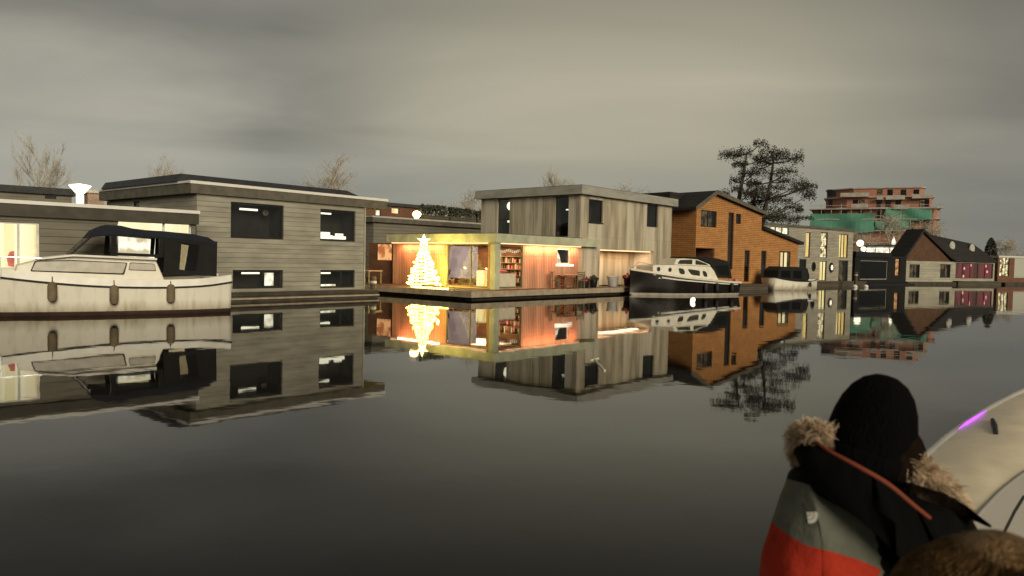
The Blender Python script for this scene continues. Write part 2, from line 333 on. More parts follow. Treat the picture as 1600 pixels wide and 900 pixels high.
def shell(mb, x0, x1, y1, z0, top, fh=(), lh=(), fb=(), y0=0, rh=()):
    wall(mb, lambda u, d, z: Vector((u, y0 + d, z)), x0, x1, z0, top, fh, fb)
    tf = top if callable(top) else (lambda u: top)
    wall(mb, TL(x0), y0, y1, z0, tf(x0), lh); wall(mb, TR(x1), y0, y1, z0, tf(x1), rh); wall(mb, TB(y1), x0, x1, z0, top, (), fb)
def lamp(name, loc, power, color, size=.15, kind='POINT', parent=None, rot=None, sy=None):
    l = bpy.data.lights.new(name, kind); l.energy = power; l.color = color
    if kind == 'AREA':
        l.size = size
        if sy: l.shape = 'RECTANGLE'; l.size_y = sy
    else: l.shadow_soft_size = size
    o = bpy.data.objects.new(name, l); COL.objects.link(o); o.location = loc
    if rot: o.rotation_euler = rot
    if parent is not None: o.parent = parent
    return o

# ------------------------------------------------------------------ water and land
def water_mat():
    m, nt, out = newmat('canal_water'); L = nt.links.new
    tc = node(nt, 'ShaderNodeTexCoord'); mp = node(nt, 'ShaderNodeMapping'); L(tc.outputs['Object'], mp.inputs[0]); mp.inputs['Scale'].default_value = (1, 1, 1)
    n = node(nt, 'ShaderNodeTexNoise'); n.inputs['Scale'].default_value = .55; n.inputs['Detail'].default_value = 4; n.inputs['Roughness'].default_value = .5; L(mp.outputs[0], n.inputs['Vector'])
    bp = node(nt, 'ShaderNodeBump'); bp.inputs['Strength'].default_value = .13; bp.inputs['Distance'].default_value = .03; L(n.outputs[0], bp.inputs['Height'])
    b = node(nt, 'ShaderNodeBsdfPrincipled'); b.inputs['Base Color'].default_value = (.008, .007, .004, 1); b.inputs['Roughness'].default_value = .025; b.inputs['IOR'].default_value = 1.333
    L(bp.outputs[0], b.inputs['Normal']); L(b.outputs[0], out.inputs[0]); MATS['canal_water'] = m
water_mat()
S = 900
structure(MB().add([(-S, -S, 0), (S, -S, 0), (S, S, 0), (-S, S, 0)], [(0, 1, 2, 3)]).build('canal_water', 'canal_water'))
bn = Vector((.682, .731, 0)); bo = Vector((-.731, .682, 0)) * 39     # the bank runs behind the row of houseboats
def bank(a, b): p = bn * a + bo + Vector((-.731, .682, 0)) * b; return (p.x, p.y)
structure(MB().slab([bank(-640, 0), bank(640, 0), bank(640, 600), bank(-640, 600)], -1.0, .55).build('ground', 'soil'))

# ------------------------------------------------------------------ houseboat: low olive one at the left
def pontoon(root, x0, x1, y0, y1, top=.4, mat='pontoon'):
    m = MB(); m.box(x0, x1, y0, y1, -.6, top - .22); m.box(x0 - .04, x1 + .04, y0 - .04, y1 + .04, top - .215, top - .1); return m.build('pontoon', mat, root)
def flat_roof(root, x0, x1, y0, y1, z0, z1, mat, trim=None, over=.35, felt='roof_felt'):
    m = MB(); m.box(x0 - over, x1 + over, y0 - over, y1 + over, z0, z1, 0)
    r = m.build('roof', mat, root)
    MB().box(x0 - over + .06, x1 + over - .06, y0 - over + .06, y1 + over - .06, z1 + .002, z1 + .03).build('roofing', felt, r)
    if trim:
        t = MB(); q = .03
        t.box(x0 - over - q, x1 + over + q, y0 - over - q, y0 - over + .06, z1 - .08, z1 + .035); t.box(x0 - over - q, x0 - over + .06, y0 - over + .063, y1 + over, z1 - .05, z1 + .035); t.box(x1 + over - .06, x1 + over + q, y0 - over + .063, y1 + over, z1 - .05, z1 + .035)
        t.build('edge_trim', trim, r)
    return r
def houseboat_olive():
    f = Frame(gp(306, 27.2), 45)
    r = empty('houseboat', f.o, f.a, 'low olive grey houseboat with dark flat roof edge behind the white cruiser', 'houseboat', 'houseboats along the canal')
    X0, X1, Y1 = -11.5, 0, 6.5
    a = f.rect(0, 347, 62, 421); a = (-6.6, a[1], a[2], a[3]); b = f.rect(183, 343, 304, 369); b = (b[0], b[1] - .1, 1.2, b[3] - .05)
    m = MB(); shell(m, X0, X1, Y1, .32, 2.98, (a, b)); m.build('wall', 'olive_siding', r)
    pontoon(r, X0 - .2, X1 + .2, -.5, Y1)
    flat_roof(r, X0, X1 - .25, .15, Y1, 3.0, 3.47, 'near_black_fascia', 'white_trim', .3)
    w = window(r, TF, a, 'white_frame', 'pane', 'lit_warm', (.33, .66))
    c = MB()
    for u0, u1 in ((a[0] + .05, a[0] + .75), (a[1] - .62, a[1] - .08)):
        for k in range(6):
            q0, q1 = u0 + (u1 - u0) * k / 6, u0 + (u1 - u0) * (k + 1) / 6; c.box(q0, q1, .3 + .03 * (k % 2), .33 + .03 * (k % 2), a[2] + .03, a[3] - .04)
    c.build('curtain', 'lit_cream', w)
    d = MB(); d.lathe([(.02, 0), (.16, .05), (.2, .3), (.12, .5), (.02, .55)], (a[0] + 1.02, .5, a[2] + .05), 12); d.build('vase', 'pink_petals', w)
    w = window(r, TF, b, 'white_frame', 'pane', 'lit_cream', (.62,), (.78,))
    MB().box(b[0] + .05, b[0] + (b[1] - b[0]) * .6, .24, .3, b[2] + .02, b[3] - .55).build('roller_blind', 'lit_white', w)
    MB().box(b[0] + 1.1, b[0] + 1.6, .21, .23, b[3] - .5, b[3] - .34).build('pelmet', 'rail_wood', w)
    return f, r
h1f, h1 = houseboat_olive()

# ------------------------------------------------------------------ houseboat: tall grey sided one
def houseboat_grey():
    f = Frame(gp(305, 28.7), 50)
    r = empty('houseboat', f.o, f.a, 'two storey grey sided houseboat with wide dark roof edge and four square windows', 'houseboat', 'houseboats along the canal')
    X0, X1, Y1 = .12, 8.4, 8.6
    hs = [f.rect(363, 318, 446, 373), f.rect(503, 328, 558, 377), f.rect(366, 422, 445, 451), f.rect(503, 422, 557, 450)]
    lh = [(5.2, 5.9, 3.3, 4.15)]
    m = MB(); shell(m, X0, X1, Y1, .38, 4.25, hs, lh, y0=.12); m.build('wall', 'grey_siding', r)
    TG = lambda u, d, z: Vector((u, .12 + d, z))
    pontoon(r, X0 - .25, X1 + .5, -.25, Y1, .46)
    MB().box(X0 - .28, X1 + .55, -.29, -.2, .1, .17).build('fender_rail', 'deck_edge', r)
    flat_roof(r, X0, X1 + .9, .3, Y1 - .2, 4.27, 4.72, 'dark_fascia', 'white_trim', .3)
    s = MB()   # raised inner roof, its right end sloping down
    s.prism([(-.3, 4.76), (9.0, 4.76), (7.9, 5.07), (-.1, 5.07)], .95, 8.2); s.build('roof_curb', 'solar_panel', r)
    for i, h in enumerate(hs):
        w = window(r, TG, h, 'dark_frame', 'pane', 'dark_room', (.62,) if i in (2, 3) else (), depth=1.0, fw=.07)
        u0, u1, z0, z1 = h
        if i == 0:
            MB().box(u0 + .75, u0 + 1.55, .7, .78, z1 - .27, z1 - .19).build('ceiling_lamp', 'soft_glow', w)
            MB().ball((u0 + 1.95, .75, z1 - .32), .12).build('globe_lamp', 'lit_dim', w)
        if i == 1:
            MB().box(u0 + .12, u0 + .95, .62, .7, z1 - .2, z1 - .13).build('ceiling_lamp', 'soft_glow', w)
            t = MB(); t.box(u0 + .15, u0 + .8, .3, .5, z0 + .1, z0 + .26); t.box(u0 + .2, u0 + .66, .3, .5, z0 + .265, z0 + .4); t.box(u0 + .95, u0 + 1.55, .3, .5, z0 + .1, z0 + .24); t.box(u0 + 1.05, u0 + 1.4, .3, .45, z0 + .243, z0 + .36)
            t.build('storage_box', 'soft_glow', w)  # boxes glow by themselves in place of light falling on them
        if i == 2:
            MB().box(u0 + .7, u0 + 1.5, .6, .68, z1 - .18, z1 - .11).build('ceiling_lamp', 'soft_glow', w)
            MB().box(u0 + 1.62, u0 + 2.1, .5, .55, z0 + .1, z1 - .13).build('lamp_shade', 'lit_white', w)
        if i == 3:
            MB().box(u0 + .1, u0 + .9, .6, .68, z1 - .19, z1 - .12).build('ceiling_lamp', 'soft_glow', w)
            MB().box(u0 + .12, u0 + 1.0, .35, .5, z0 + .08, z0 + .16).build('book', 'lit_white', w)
    window(r, TL(X0), lh[0], depth=.5)
    MB().tube([(8.3, .06, 4.24), (8.3, .06, .5)], .04, 8).build('downpipe', 'grey_fascia', r)
    return f, r
h2f, h2 = houseboat_grey()

# ------------------------------------------------------------------ houseboat: weathered wood, glazed living room and deck
def houseboat_wood():
    f = Frame(gp(905, 42.9), 49)
    r = empty('houseboat', f.o, f.a, 'weathered timber houseboat with glowing glazed living room and wide wooden deck', 'houseboat', 'houseboats along the canal')
    LX, X1, Y1 = -7.3, 10.7, 7.9            # low wing starts at LX, tall part at 0
    ZD = .42
    f1 = f.rect(920, 312, 942, 348); f2 = f.rect(1011, 320, 1028, 355)
    s1 = (5.45, 6.45, 3.35, 5.74); s2 = (.85, 1.85, 3.35, 5.72)
    porch = (2.1, 8.4, ZD + .01, 2.68)
    m = MB()
    wall(m, TF, 0, X1, ZD, 5.78, (f1, f2, porch), reveal=.16)
    wall(m, TL(0), 0, Y1, 3.2, 5.78, (s1, s2)); wall(m, TR(X1), 0, Y1, ZD, 5.78); wall(m, TB(Y1), 0, X1, ZD, 5.78)
    m.build('wall', 'weathered_wood', r)
    roof = flat_roof(r, 0, X1, 0, Y1, 5.8, 6.3, 'grey_fascia', None, .3)
    window(r, TF, f1, sill='dark_frame'); window(r, TF, f2)
    w = window(r, TL(0), s1, depth=1.6, trans=(.45,)); p = MB().ball((.8, 6.0, 5.35), .3); p.build('paper_lamp', 'soft_glow', w); MB().box(.6, .9, 5.75, 6.15, 4.3, 4.45).build('table_lamp', 'lit_white', w)
    w = window(r, TL(0), s2, depth=1.6); MB().box(.6, .66, 1.1, 1.5, 4.95, 5.02).build('shelf_lamp', 'lit_white', w)
    # porch: recess with its own walls, lit from a strip under the lintel
    q = MB(); D = 1.5
    q.add([(2.1, D, ZD), (8.4, D, ZD), (8.4, D, 2.68), (2.1, D, 2.68)], [(0, 1, 2, 3)], 0)
    q.add([(2.1, .16, ZD), (2.1, D, ZD), (2.1, D, 2.68), (2.1, .16, 2.68)], [(0, 1, 2, 3)], 1); q.add([(8.4, .16, ZD), (8.4, D, ZD), (8.4, D, 2.68), (8.4, .16, 2.68)], [(0, 1, 2, 3)], 1)
    q.add([(2.1, .16, 2.675), (8.4, .16, 2.675), (8.4, D, 2.675), (2.1, D, 2.675)], [(0, 1, 2, 3)], 1)
    pr = q.build('porch', ['weathered_wood', 'cream_paint'], r)
    MB().box(2.2, 8.3, .2, .26, 2.6, 2.66).build('light_strip', 'eave_line', pr)
    MB().box(2.9, 3.9, D - .1, D - .02, ZD, 2.45).build('door', 'white_paint', pr)
    lad = MB()
    for k in range(5): lad.box(2.2, 2.75, .6, .95, ZD + .3 + k * .4, ZD + .34 + k * .4)
    lad.box(2.16, 2.2, .6, .95, ZD, 2.4); lad.box(2.75, 2.79, .6, .95, ZD, 2.4); lad.build('shelf', 'rail_wood', pr)
    lamp('porch_light', (5.2, .8, 2.55), 75, (1, .62, .34), 5.5, 'AREA', pr, (0, 0, 0), .3)
    # low wing
    wz0, wz1 = ZD, 2.76
    gA = (-6.95, -5.05, ZD + .05, 2.68); gB = f.rect(870, 387, 893, 413); gB = (-2.1, -.85, 1.75, 2.62)
    sl1 = (.42, 3.45, ZD + .05, 2.72); so2 = (7.95, 9.6, 1.6, 2.7)
    m = MB()
    wall(m, TF, LX, 0, wz0, wz1, (gA, gB), reveal=.1); wall(m, TL(LX), 0, 7.9, wz0, wz1, (sl1,), reveal=.1); wall(m, TB(7.9), LX, 0, wz0, wz1)
    m.build('wall', 'pink_lit_wood', r)
    fl = MB(); fl.box(LX - .25, 1.6, -.3, 8.2, 2.78, 3.24, 0); lr = fl.build('roof', 'green_fascia', r)
    MB().box(LX - .2, -.01, -.25, 8.15, 3.243, 3.27).build('roofing', 'roof_felt', lr)
    # room inside the low wing
    q = MB()
    q.box(LX + .15, -.1, 6.0, 6.1, ZD, 2.7, 0); q.box(-4.2, -4.1, .12, 5.98, ZD, 2.7, 1); q.add([(LX + .12, .12, ZD + .02), (-.1, .12, ZD + .02), (-.1, 6, ZD + .02), (LX + .12, 6, ZD + .02)], [(0, 1, 2, 3)], 2)
    q.add([(LX + .12, .12, 2.72), (-.1, .12, 2.72), (-.1, 6, 2.72), (LX + .12, 6, 2.72)], [(0, 1, 2, 3)], 3)
    rm = q.build('living_room', ['cream_paint', 'brown_brick', 'decking', 'white_paint'], r)
    q = MB(); q.box(-7.0, -6.2, 2.2, 2.26, .9, 2.6); q.box(-6.95, -6.9, 2.24, 3.6, .9, 2.6); q.build('lilac_curtain', 'lilac_room', rm)  # lilac curtain panels glow by themselves in place of room light
    q = MB(); q.box(-6.6, -5.0, 1.2, 2.0, 1.12, 1.18)
    for x in (-6.5, -5.1):
        for y in (1.3, 1.9): q.box(x - .04, x + .04, y - .04, y + .04, ZD + .02, 1.12)
    q.build('dining_table', 'deck_edge', rm)
    q = MB(); q.box(-6.9, -5.2, .35, .8, ZD + .03, 1.2); q.box(-6.85, -6.1, .33, .348, ZD + .3, 1.1); q.build('sideboard', 'cream_paint', rm)
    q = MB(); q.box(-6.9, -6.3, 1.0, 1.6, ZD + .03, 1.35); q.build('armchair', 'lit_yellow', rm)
    q = MB(); q.lathe([(.05, 0), (.2, .02), (.26, .1), (.22, .16), (.05, .17)], (-6.0, .6, 1.22), 16); q.build('bowl', 'pink_petals', rm)
    q = MB()
    for k in range(13):
        x = -6.9 + k * .15; q.box(x, x + .1, .22, .23, 2.36 - .09 * math.sin(math.pi * k / 6) ** 2, 2.5 - .09 * math.sin(math.pi * k / 6) ** 2)
    q.build('garland', 'white_paint', rm)
    q = MB(); q.tube([(-5.6, 1.7, 2.7), (-5.6, 1.7, 2.0)], .012, 5); q.lathe([(.04, 2.0), (.24, 1.78), (.22, 1.77), (.03, 1.96)], (-5.6, 1.7, 0), 16); q.build('pendant_lamp', 'rail_wood', rm)
    for x, y in ((-6.3, 1.0), (-5.4, 1.0), (-6.2, 2.25), (-5.4, 2.25)):
        q = MB(); q.box(x - .2, x + .2, y - .2, y + .2, .84, .88); q.box(x - .2, x + .2, y + (.17 if y > 1.6 else -.2), y + (.2 if y > 1.6 else -.17), .88, 1.32)
        for a in (-.17, .17):
            for b in (-.17, .17): q.box(x + a - .02, x + a + .02, y + b - .02, y + b + .02, ZD + .02, .839)
        q.build('dining_chair', 'rail_wood', rm)
    rr_ = random.Random(5); q = MB()
    for z in (.7, 1.05, 1.4, 1.75, 2.1): q.box(-4.45, -4.22, .5, 2.1, z, z + .03)
    q.box(-4.45, -4.22, .45, .5, ZD + .02, 2.3); q.box(-4.45, -4.22, 2.1, 2.15, ZD + .02, 2.3); q.build('bookshelf', 'deck_edge', rm)
    for z in (.73, 1.08, 1.43, 1.78):
        y = .55
        while y < 2.0:
            w_ = rr_.uniform(.03, .09); h_ = rr_.uniform(.16, .28)
            if rr_.random() < .75: MB().box(-4.43, -4.26, y, y + w_ - .004, z + .001, z + h_).build('book', rr_.choice(['terracotta', 'cream_paint', 'navy_cloth', 'olive_wood', 'pink_petals', 'white_paint']), rm)
            y += w_
    q = MB(); q.lathe([(.1, ZD + .03), (.16, .75), (.15, .76)], (-6.75, 3.6, 0), 14); pt = q.build('plant_pot', 'terracotta', rm); q = MB()
    for i in range(90):
        a = rr_.uniform(0, 6.28); g = rr_.uniform(.2, .5); c = Vector((-6.75, 3.6, .78)); e = c + Vector((math.cos(a) * g * .8, math.sin(a) * g * .8, rr_.uniform(.2, .9))); s_ = Vector((-math.sin(a), math.cos(a), 0)) * .035; q.add([c, c.lerp(e, .6) + s_, e, c.lerp(e, .6) - s_], [(0, 1, 2, 3)])
    q.build('leaves', 'leaf', pt, fix=False)
    lamp('room_light', (-5.6, 2.6, 2.6), 150, (1, .68, .36), 2.2, 'AREA', rm, (0, 0, 0), 3.0)
    for T, h, mu in ((TF, gA, ()), (TL(LX), sl1, (.42,))):
        w = MB(); u0, u1, z0, z1 = h; fw = .07
        w.tbox(T, u0, u0 + fw, .03, .1, z0, z1).tbox(T, u1 - fw, u1, .03, .1, z0, z1).tbox(T, u0 + fw, u1 - fw, .03, .1, z0, z0 + fw).tbox(T, u0 + fw, u1 - fw, .03, .1, z1 - fw, z1)
        for k in mu: uu = u0 + (u1 - u0) * k; w.tbox(T, uu - .03, uu + .03, .034, .1, z0 + fw, z1 - fw)
        w = w.build('window', 'olive_wood', r); MB().tbox(T, u0 + .03, u1 - .03, .06, .07, z0 + .03, z1 - .03).build('pane', 'clear_pane', w)
    w = window(r, TF, gB, 'white_frame', 'pane', 'dark_room', sill=None)
    q = MB(); q.box(gB[0] - .1, gB[1] + .1, -.16, .02, gB[2] - .12, gB[2] - .01); q.build('sill', 'soft_glow', w)  # sill glows by itself, its brightness is put into the material
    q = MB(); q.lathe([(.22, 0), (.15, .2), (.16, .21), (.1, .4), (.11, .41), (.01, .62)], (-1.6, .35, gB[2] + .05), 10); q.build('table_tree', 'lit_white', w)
    # corner post and eave lighting
    MB().box(LX - .16, LX + .2, -.22, .12, ZD, 2.775).build('corner_post', 'green_fascia', r)
    q = MB(); q.box(LX + .3, -.1, -.2, -.15, 2.73, 2.775); q.box(LX - .2, LX - .15, .3, 7.8, 2.73, 2.775); q.build('eave_light', 'eave_line', r)
    lamp('eave_lamp', (-2.6, -.26, 2.68), 135, (1, .42, .22), 4.6, 'AREA', r, (R(18), 0, 0), .12)
    lamp('eave_lamp', (LX - .22, 5.4, 2.68), 120, (1, .36, .18), 3.4, 'AREA', r, (0, R(-18), R(0)), .12).rotation_euler = (R(0), R(18), R(90)) if False else (0, 0, R(90))
    # side entrance at the left end of the wing
    q = MB(); q.box(LX + .4, LX + 3, 8.25, 10.6, ZD, 2.75); an = q.build('annex', 'brown_brick', r)
    q = MB(); q.box(LX + .34, LX + .4 - .003, 8.5, 9.7, 1.75, 2.68); q.build('annex_window', 'lit_orange', an)
    # deck wraps round the corner
    pts = [(-10.2, -1.25), (6.9, -1.25), (6.9, -.02), (LX - .02, -.02), (LX - .02, 10.8), (-10.2, 10.8)]
    dk = MB(); dk.slab(pts, ZD - .09, ZD - .003); dk = dk.build('deck', 'decking', r)
    q = MB(); q.box(-10.26, 6.96, -1.31, -1.253, .14, ZD + .0); q.box(-10.26, -10.203, -1.25, 10.8, .14, ZD + .0); q.build('deck_edge', 'deck_edge', dk)
    q = MB(); q.box(-9.9, 6.6, -1.0, 7.9, -.6, .13); q.box(-9.9, LX, 7.95, 10.6, -.6, .13); q.box(6.65, X1 + .1, -.15, 7.9, -.6, ZD - .005); q.build('pontoon', 'pontoon', r)
    return f, r
h3f, h3 = houseboat_wood()
ZD = .42
def deckpos(px, py, off):
    x, z = h3f.front(px, py, off); return h3f.world(x, off, ZD)
# things standing on the deck
def planter(px, off, s, label, plant=None, mat='zinc'):
    p = deckpos(px, 450, off); r = empty('planter', p, 0, label, 'planter')
    MB().lathe([(.2 * s, 0), (.24 * s, .05 * s), (.3 * s, .5 * s), (.33 * s, .5 * s), (.33 * s, .56 * s), (.27 * s, .56 * s), (.26 * s, .5 * s)], (0, 0, 0), 20).build('pot', mat, r, True)
    rnd = random.Random(int(px))
    if plant:
        m = MB()
        for i in range(160):
            a = rnd.uniform(0, 6.28); q = rnd.random() ** .5 * .36 * s; z = .55 * s + rnd.random() * .4 * s * (1 - q / (.5 * s)); c = Vector((q * math.cos(a), q * math.sin(a), z)); e = [Vector((rnd.gauss(0, 1), rnd.gauss(0, 1), rnd.gauss(0, 1))).normalized() * .06 for _ in range(2)]
            m.add([c - e[0], c + e[1], c + e[0], c - e[1]], [(0, 1, 2, 3)], 0 if plant == 'leaf' or rnd.random() < .4 else 1)
        m.build('foliage', ['leaf', 'pink_petals'], r, fix=False)
    return r
planter(957, -.5, 1.15, 'round pale zinc tub standing on the deck before the lit porch')
planter(981, -.55, .95, 'black pot of pink flowers on the deck near the cruiser bow', 'pink', 'black_paint')
planter(914, -.55, .75, 'small dark pot with a few red blooms on the deck beside the slatted crate table', 'pink', 'black_paint')
planter(927, -.5, .8, 'squat black pot with leafy plant on the deck just left of the lit porch', 'leaf', 'black_paint')
def crate_table():
    p = deckpos(893, 450, -.55); r = empty('table', p, h3f.a, 'pinkish slatted outdoor table with olive legs on the deck under the small lit window', 'table')
    m = MB()
    for k in range(6): m.box(-1.0, .9, -.3 + k * .1, -.22 + k * .1, .72, .76)
    m.build('tabletop', 'pink_lit_wood', r)
    for x in (-.9, .8):
        for y in (-.26, .24): MB().box(x - .05, x + .05, y - .05, y + .05, 0, .72).build('leg', 'olive_wood', r)
    m = MB()
    for k in range(4): m.box(-.84, -.1, -.2, .2, .12 + k * .15, .2 + k * .15)
    m.build('drawer_stack', 'terracotta', r)
crate_table()
def chair(px, off, ang, label):
    p = deckpos(px, 450, off); r = empty('chair', p, h3f.a + ang, label, 'chair', 'chairs on the deck')
    MB().box(-.24, .24, -.24, .24, .42, .46).build('seat', 'olive_wood', r)
    m = MB()
    for k in range(4): m.box(-.22, .22, .22, .25, .54 + k * .1, .6 + k * .1)
    m.build('backrest', 'olive_wood', r)
    for x in (-.21, .21):
        MB().box(x - .02, x + .02, -.23, -.19, 0, .42).build('leg', 'olive_wood', r); MB().box(x - .02, x + .02, .2, .24, 0, .95).build('leg', 'olive_wood', r)
chair(868, -.6, .4, 'slatted wooden chair on the deck in front of the pink lit wall, left of the table')
chair(905, -.75, 2.6, 'slatted wooden chair on the deck at the right end of the slatted table')
def side_deck_things():
    # table and chair at the far left end of the deck
    p = h3f.world(-8.6, 8.6, ZD); r = empty('table', p, h3f.a, 'plain wooden table at the far end of the side deck below the orange window', 'table')
    MB().box(-.5, .5, -.8, .8, .7, .75).build('tabletop', 'deck_edge', r)
    for x in (-.42, .42):
        for y in (-.7, .7): MB().box(x - .04, x + .04, y - .04, y + .04, 0, .7).build('leg', 'olive_wood', r)
side_deck_things()
def christmas_tree():
    p = h3f.world(-9.05, 0, 0); 
    y, z = h3f.side(661, 455, -9.05); p = h3f.world(-9.05, y, ZD)
    r = empty('christmas_tree', p, 0, 'glowing outdoor Christmas tree wound with yellow light strings on the deck corner', 'christmas tree')
    Hh, Rr = 2.4, .84; rnd = random.Random(4)
    MB().tube([(0, 0, 0), (0, 0, Hh)], [.06, .015], 8).build('trunk', 'bark', r)
    m = MB()
    for i in range(2600):
        t = rnd.random() ** 1.3; z = .15 + t * (Hh - .3); tier = 1 - ((z * 3.2) % 1) * .28; q = Rr * (1 - t) * tier * rnd.uniform(.45, 1.0) + .03; a = rnd.uniform(0, 6.28)
        c = Vector((q * math.cos(a), q * math.sin(a), z)); e = Vector((math.cos(a), math.sin(a), -.35)) * .13; s = Vector((-math.sin(a), math.cos(a), 0)) * .03
        m.add([c - s, c + e, c + s], [(0, 1, 2)])
    m.build('foliage', 'leaf', r, fix=False)
    m = MB(); turns = 23; path = []
    for k in range(turns * 40):
        t = k / (turns * 40); a = t * turns * 2 * math.pi; q = (Rr * (1 - t) ** .9 * (1 - .16 * ((t * turns * .75) % 1)) + .05); q *= 1 + .10 * math.sin(a * 3.7 + k * .013) + rnd.uniform(-.05, .05); path.append((q * math.cos(a), q * math.sin(a), .14 + t * (Hh - .4) + .05 * math.sin(a * 2.5) + rnd.uniform(-.02, .02)))
    m.tube(path, .022, 5, cap=False)
    for k in range(0, len(path), 4):
        v = Vector(path[k]) + Vector((rnd.uniform(-.05, .05), rnd.uniform(-.05, .05), rnd.uniform(-.07, .04))); m.ball(v, rnd.uniform(.03, .065), 6)
    m.build('light_string', 'fairy', r, fix=False)
    pts = []
    for k in range(10): a = math.pi / 2 + k * math.pi / 5; q = .34 if k % 2 == 0 else .14; pts.append((q * math.cos(a), q * math.sin(a)))
    ang = .2; T = lambda x, y, z: Vector((x * math.cos(ang) - y * math.sin(ang), x * math.sin(ang) + y * math.cos(ang), z + Hh))
    MB().prism(pts, -.05, .05, 0, T).build('star', 'fairy_star', r)
    lamp('tree_glow', (.35, -.75, 1.0), 230, (1, .76, .16), .04, 'POINT', r); lamp('tree_glow', (.75, .45, 1.0), 170, (1, .76, .16), .04, 'POINT', r)
    # the loose end of the light string lying along the deck edge
    y2, z2 = h3f.side(700, 458, -10.0); b = h3f.world(-10.0, y2, ZD + .03) - p; a0 = h3f.world(-10.0, y - .2, ZD + .03) - p
    m = MB(); n = 22; pp = [Vector(a0).lerp(Vector(b), k / n) + Vector((.05 * math.sin(k * 1.3), .05 * math.cos(k * 1.7), .02)) for k in range(n + 1)]
    m.tube(pp, .022, 5)
    for v in pp: m.ball(v, .045, 6)
    m.build('light_string', 'fairy', r, fix=False)
christmas_tree()

# ------------------------------------------------------------------ houseboat: orange shingled gable
def houseboat_orange():
    f = Frame(gp(1086, 53.0), 42)
    r = empty('houseboat', f.o, f.a, 'orange shingled houseboat with a dark pitched roof and stepped lower wing', 'houseboat', 'houseboats along the canal')
    TX, X1, Y1 = 9.0, 15.1, 9.0
    peak = (2.1, 7.0)
    top = lambda u: 5.95 + (peak[1] - 5.95) * (u / peak[0]) if u <= peak[0] else (peak[1] + (5.85 - peak[1]) * (u - peak[0]) / (TX - peak[0]) if u <= TX + 1e-4 else 0)
    top2 = lambda u: 4.72 + (3.75 - 4.72) * (u - TX) / (X1 - TX)
    w1 = f.rect(1095, 329, 1120, 355); w2 = f.rect(1137, 332, 1146, 421); w3 = f.rect(1150, 334, 1158, 350)
    d1 = f.rect(1163, 391, 1171, 440); d2 = f.rect(1189, 392, 1197, 440); d3 = f.rect(1217, 393, 1235, 428)
    rec = (.03, 2.45, .45, 3.05)
    m = MB(); wall(m, TF, 0, TX, .44, top, (w1, w2, w3, d1, rec), (peak[0],)); wall(m, TL(0), 0, Y1, .44, 5.95); wall(m, TR(TX), 0, Y1, 3.6, 5.85); wall(m, TB(Y1), 0, TX, .44, top, (), (peak[0],))
    wall(m, TF, TX, X1, .44, top2, (d2, d3)); wall(m, TR(X1), 0, Y1, .44, 3.75); wall(m, TB(Y1), TX, X1, .44, top2)
    m.build('wall', 'orange_shingle', r)
    q = MB(); t = .2
    q.prism([(-.55, 5.7), (2.1, 7.03), (TX + .25, 5.86), (TX + .25, 5.86 + t), (2.1, 7.03 + t + .05), (-.55, 5.7 + t)], -.3, Y1 + .3); rf = q.build('roof', 'roof_tiles', r)
    q = MB(); q.prism([(-.57, 5.68), (2.1, 7.0), (TX + .27, 5.84), (TX + .27, 6.1), (2.1, 7.32), (-.57, 5.95)], -.36, -.303); q.build('barge_board', 'dark_fascia', rf)
    q = MB(); q.box(-.2, 1.6, 2.2, 5.5, 6.4, 7.15); q.build('dormer', 'roof_tiles', rf)
    q = MB(); q.prism([(TX + .01, 4.74), (X1 + .45, 3.69), (X1 + .45, 3.92), (TX + .01, 4.98)], -.3, Y1 + .2); q.build('roof', 'roof_tiles', r)
    for h in (w1,): window(r, TF, h, mull=(.5,), room='lit_dim', back='dark_room')
    w = window(r, TF, w2, trans=(.3, .52), room='lit_dim', back='brown_brick'); MB().box(w2[0] + .15, w2[1] - .15, .45, .5, 3.75, 4.35).build('lamp_shade', 'soft_glow', w)
    window(r, TF, w3, room='lit_dim', back='brown_brick'); window(r, TF, d1, name='glass_door', trans=(.5,), room='lit_dim', back='brown_brick')
    w = window(r, TF, d2, name='glass_door'); MB().ball((sum(d2[:2]) / 2, .4, 1.65), .16).build('globe_lamp', 'soft_glow', w)
    w = window(r, TF, d3, mull=(.5,), room='lit_dim'); c = MB()
    for a, b in ((.06, .28), (.4, .6), (.72, .95)):
        u0 = d3[0] + (d3[1] - d3[0]) * a; u1 = d3[0] + (d3[1] - d3[0]) * b
        for k in range(4): c.box(u0 + (u1 - u0) * k / 4, u0 + (u1 - u0) * (k + 1) / 4, .26 + .03 * (k % 2), .29 + .03 * (k % 2), d3[2] + .08, d3[3] - .08)
    c.build('curtain', 'lit_warm', w)
    q = MB(); D = 1.6   # recessed entrance
    q.add([(rec[0], D, rec[2]), (rec[1], D, rec[2]), (rec[1], D, rec[3]), (rec[0], D, rec[3])], [(0, 1, 2, 3)]); q.add([(rec[1], .14, rec[2]), (rec[1], D, rec[2]), (rec[1], D, rec[3]), (rec[1], .14, rec[3])], [(0, 1, 2, 3)]); q.add([(rec[0], .14, rec[3]), (rec[1], .14, rec[3]), (rec[1], D, rec[3]), (rec[0], D, rec[3])], [(0, 1, 2, 3)]); q.add([(rec[0] + .03, .14, rec[2]), (rec[0] + .03, D, rec[2]), (rec[0] + .03, D, rec[3]), (rec[0] + .03, .14, rec[3])], [(0, 1, 2, 3)])
    en = q.build('entrance', 'brown_brick', r); MB().box(.8, 1.75, D - .08, D - .01, .46, 2.5).build('door', 'dark_frame', en)
    q = MB(); q.box(-.4, X1 + .4, -1.6, Y1, -.6, .3); q.box(-.45, X1 + .45, -1.66, Y1, .305, .44); q.build('pontoon', 'planks', r)
    return f, r
h4f, h4 = houseboat_orange()

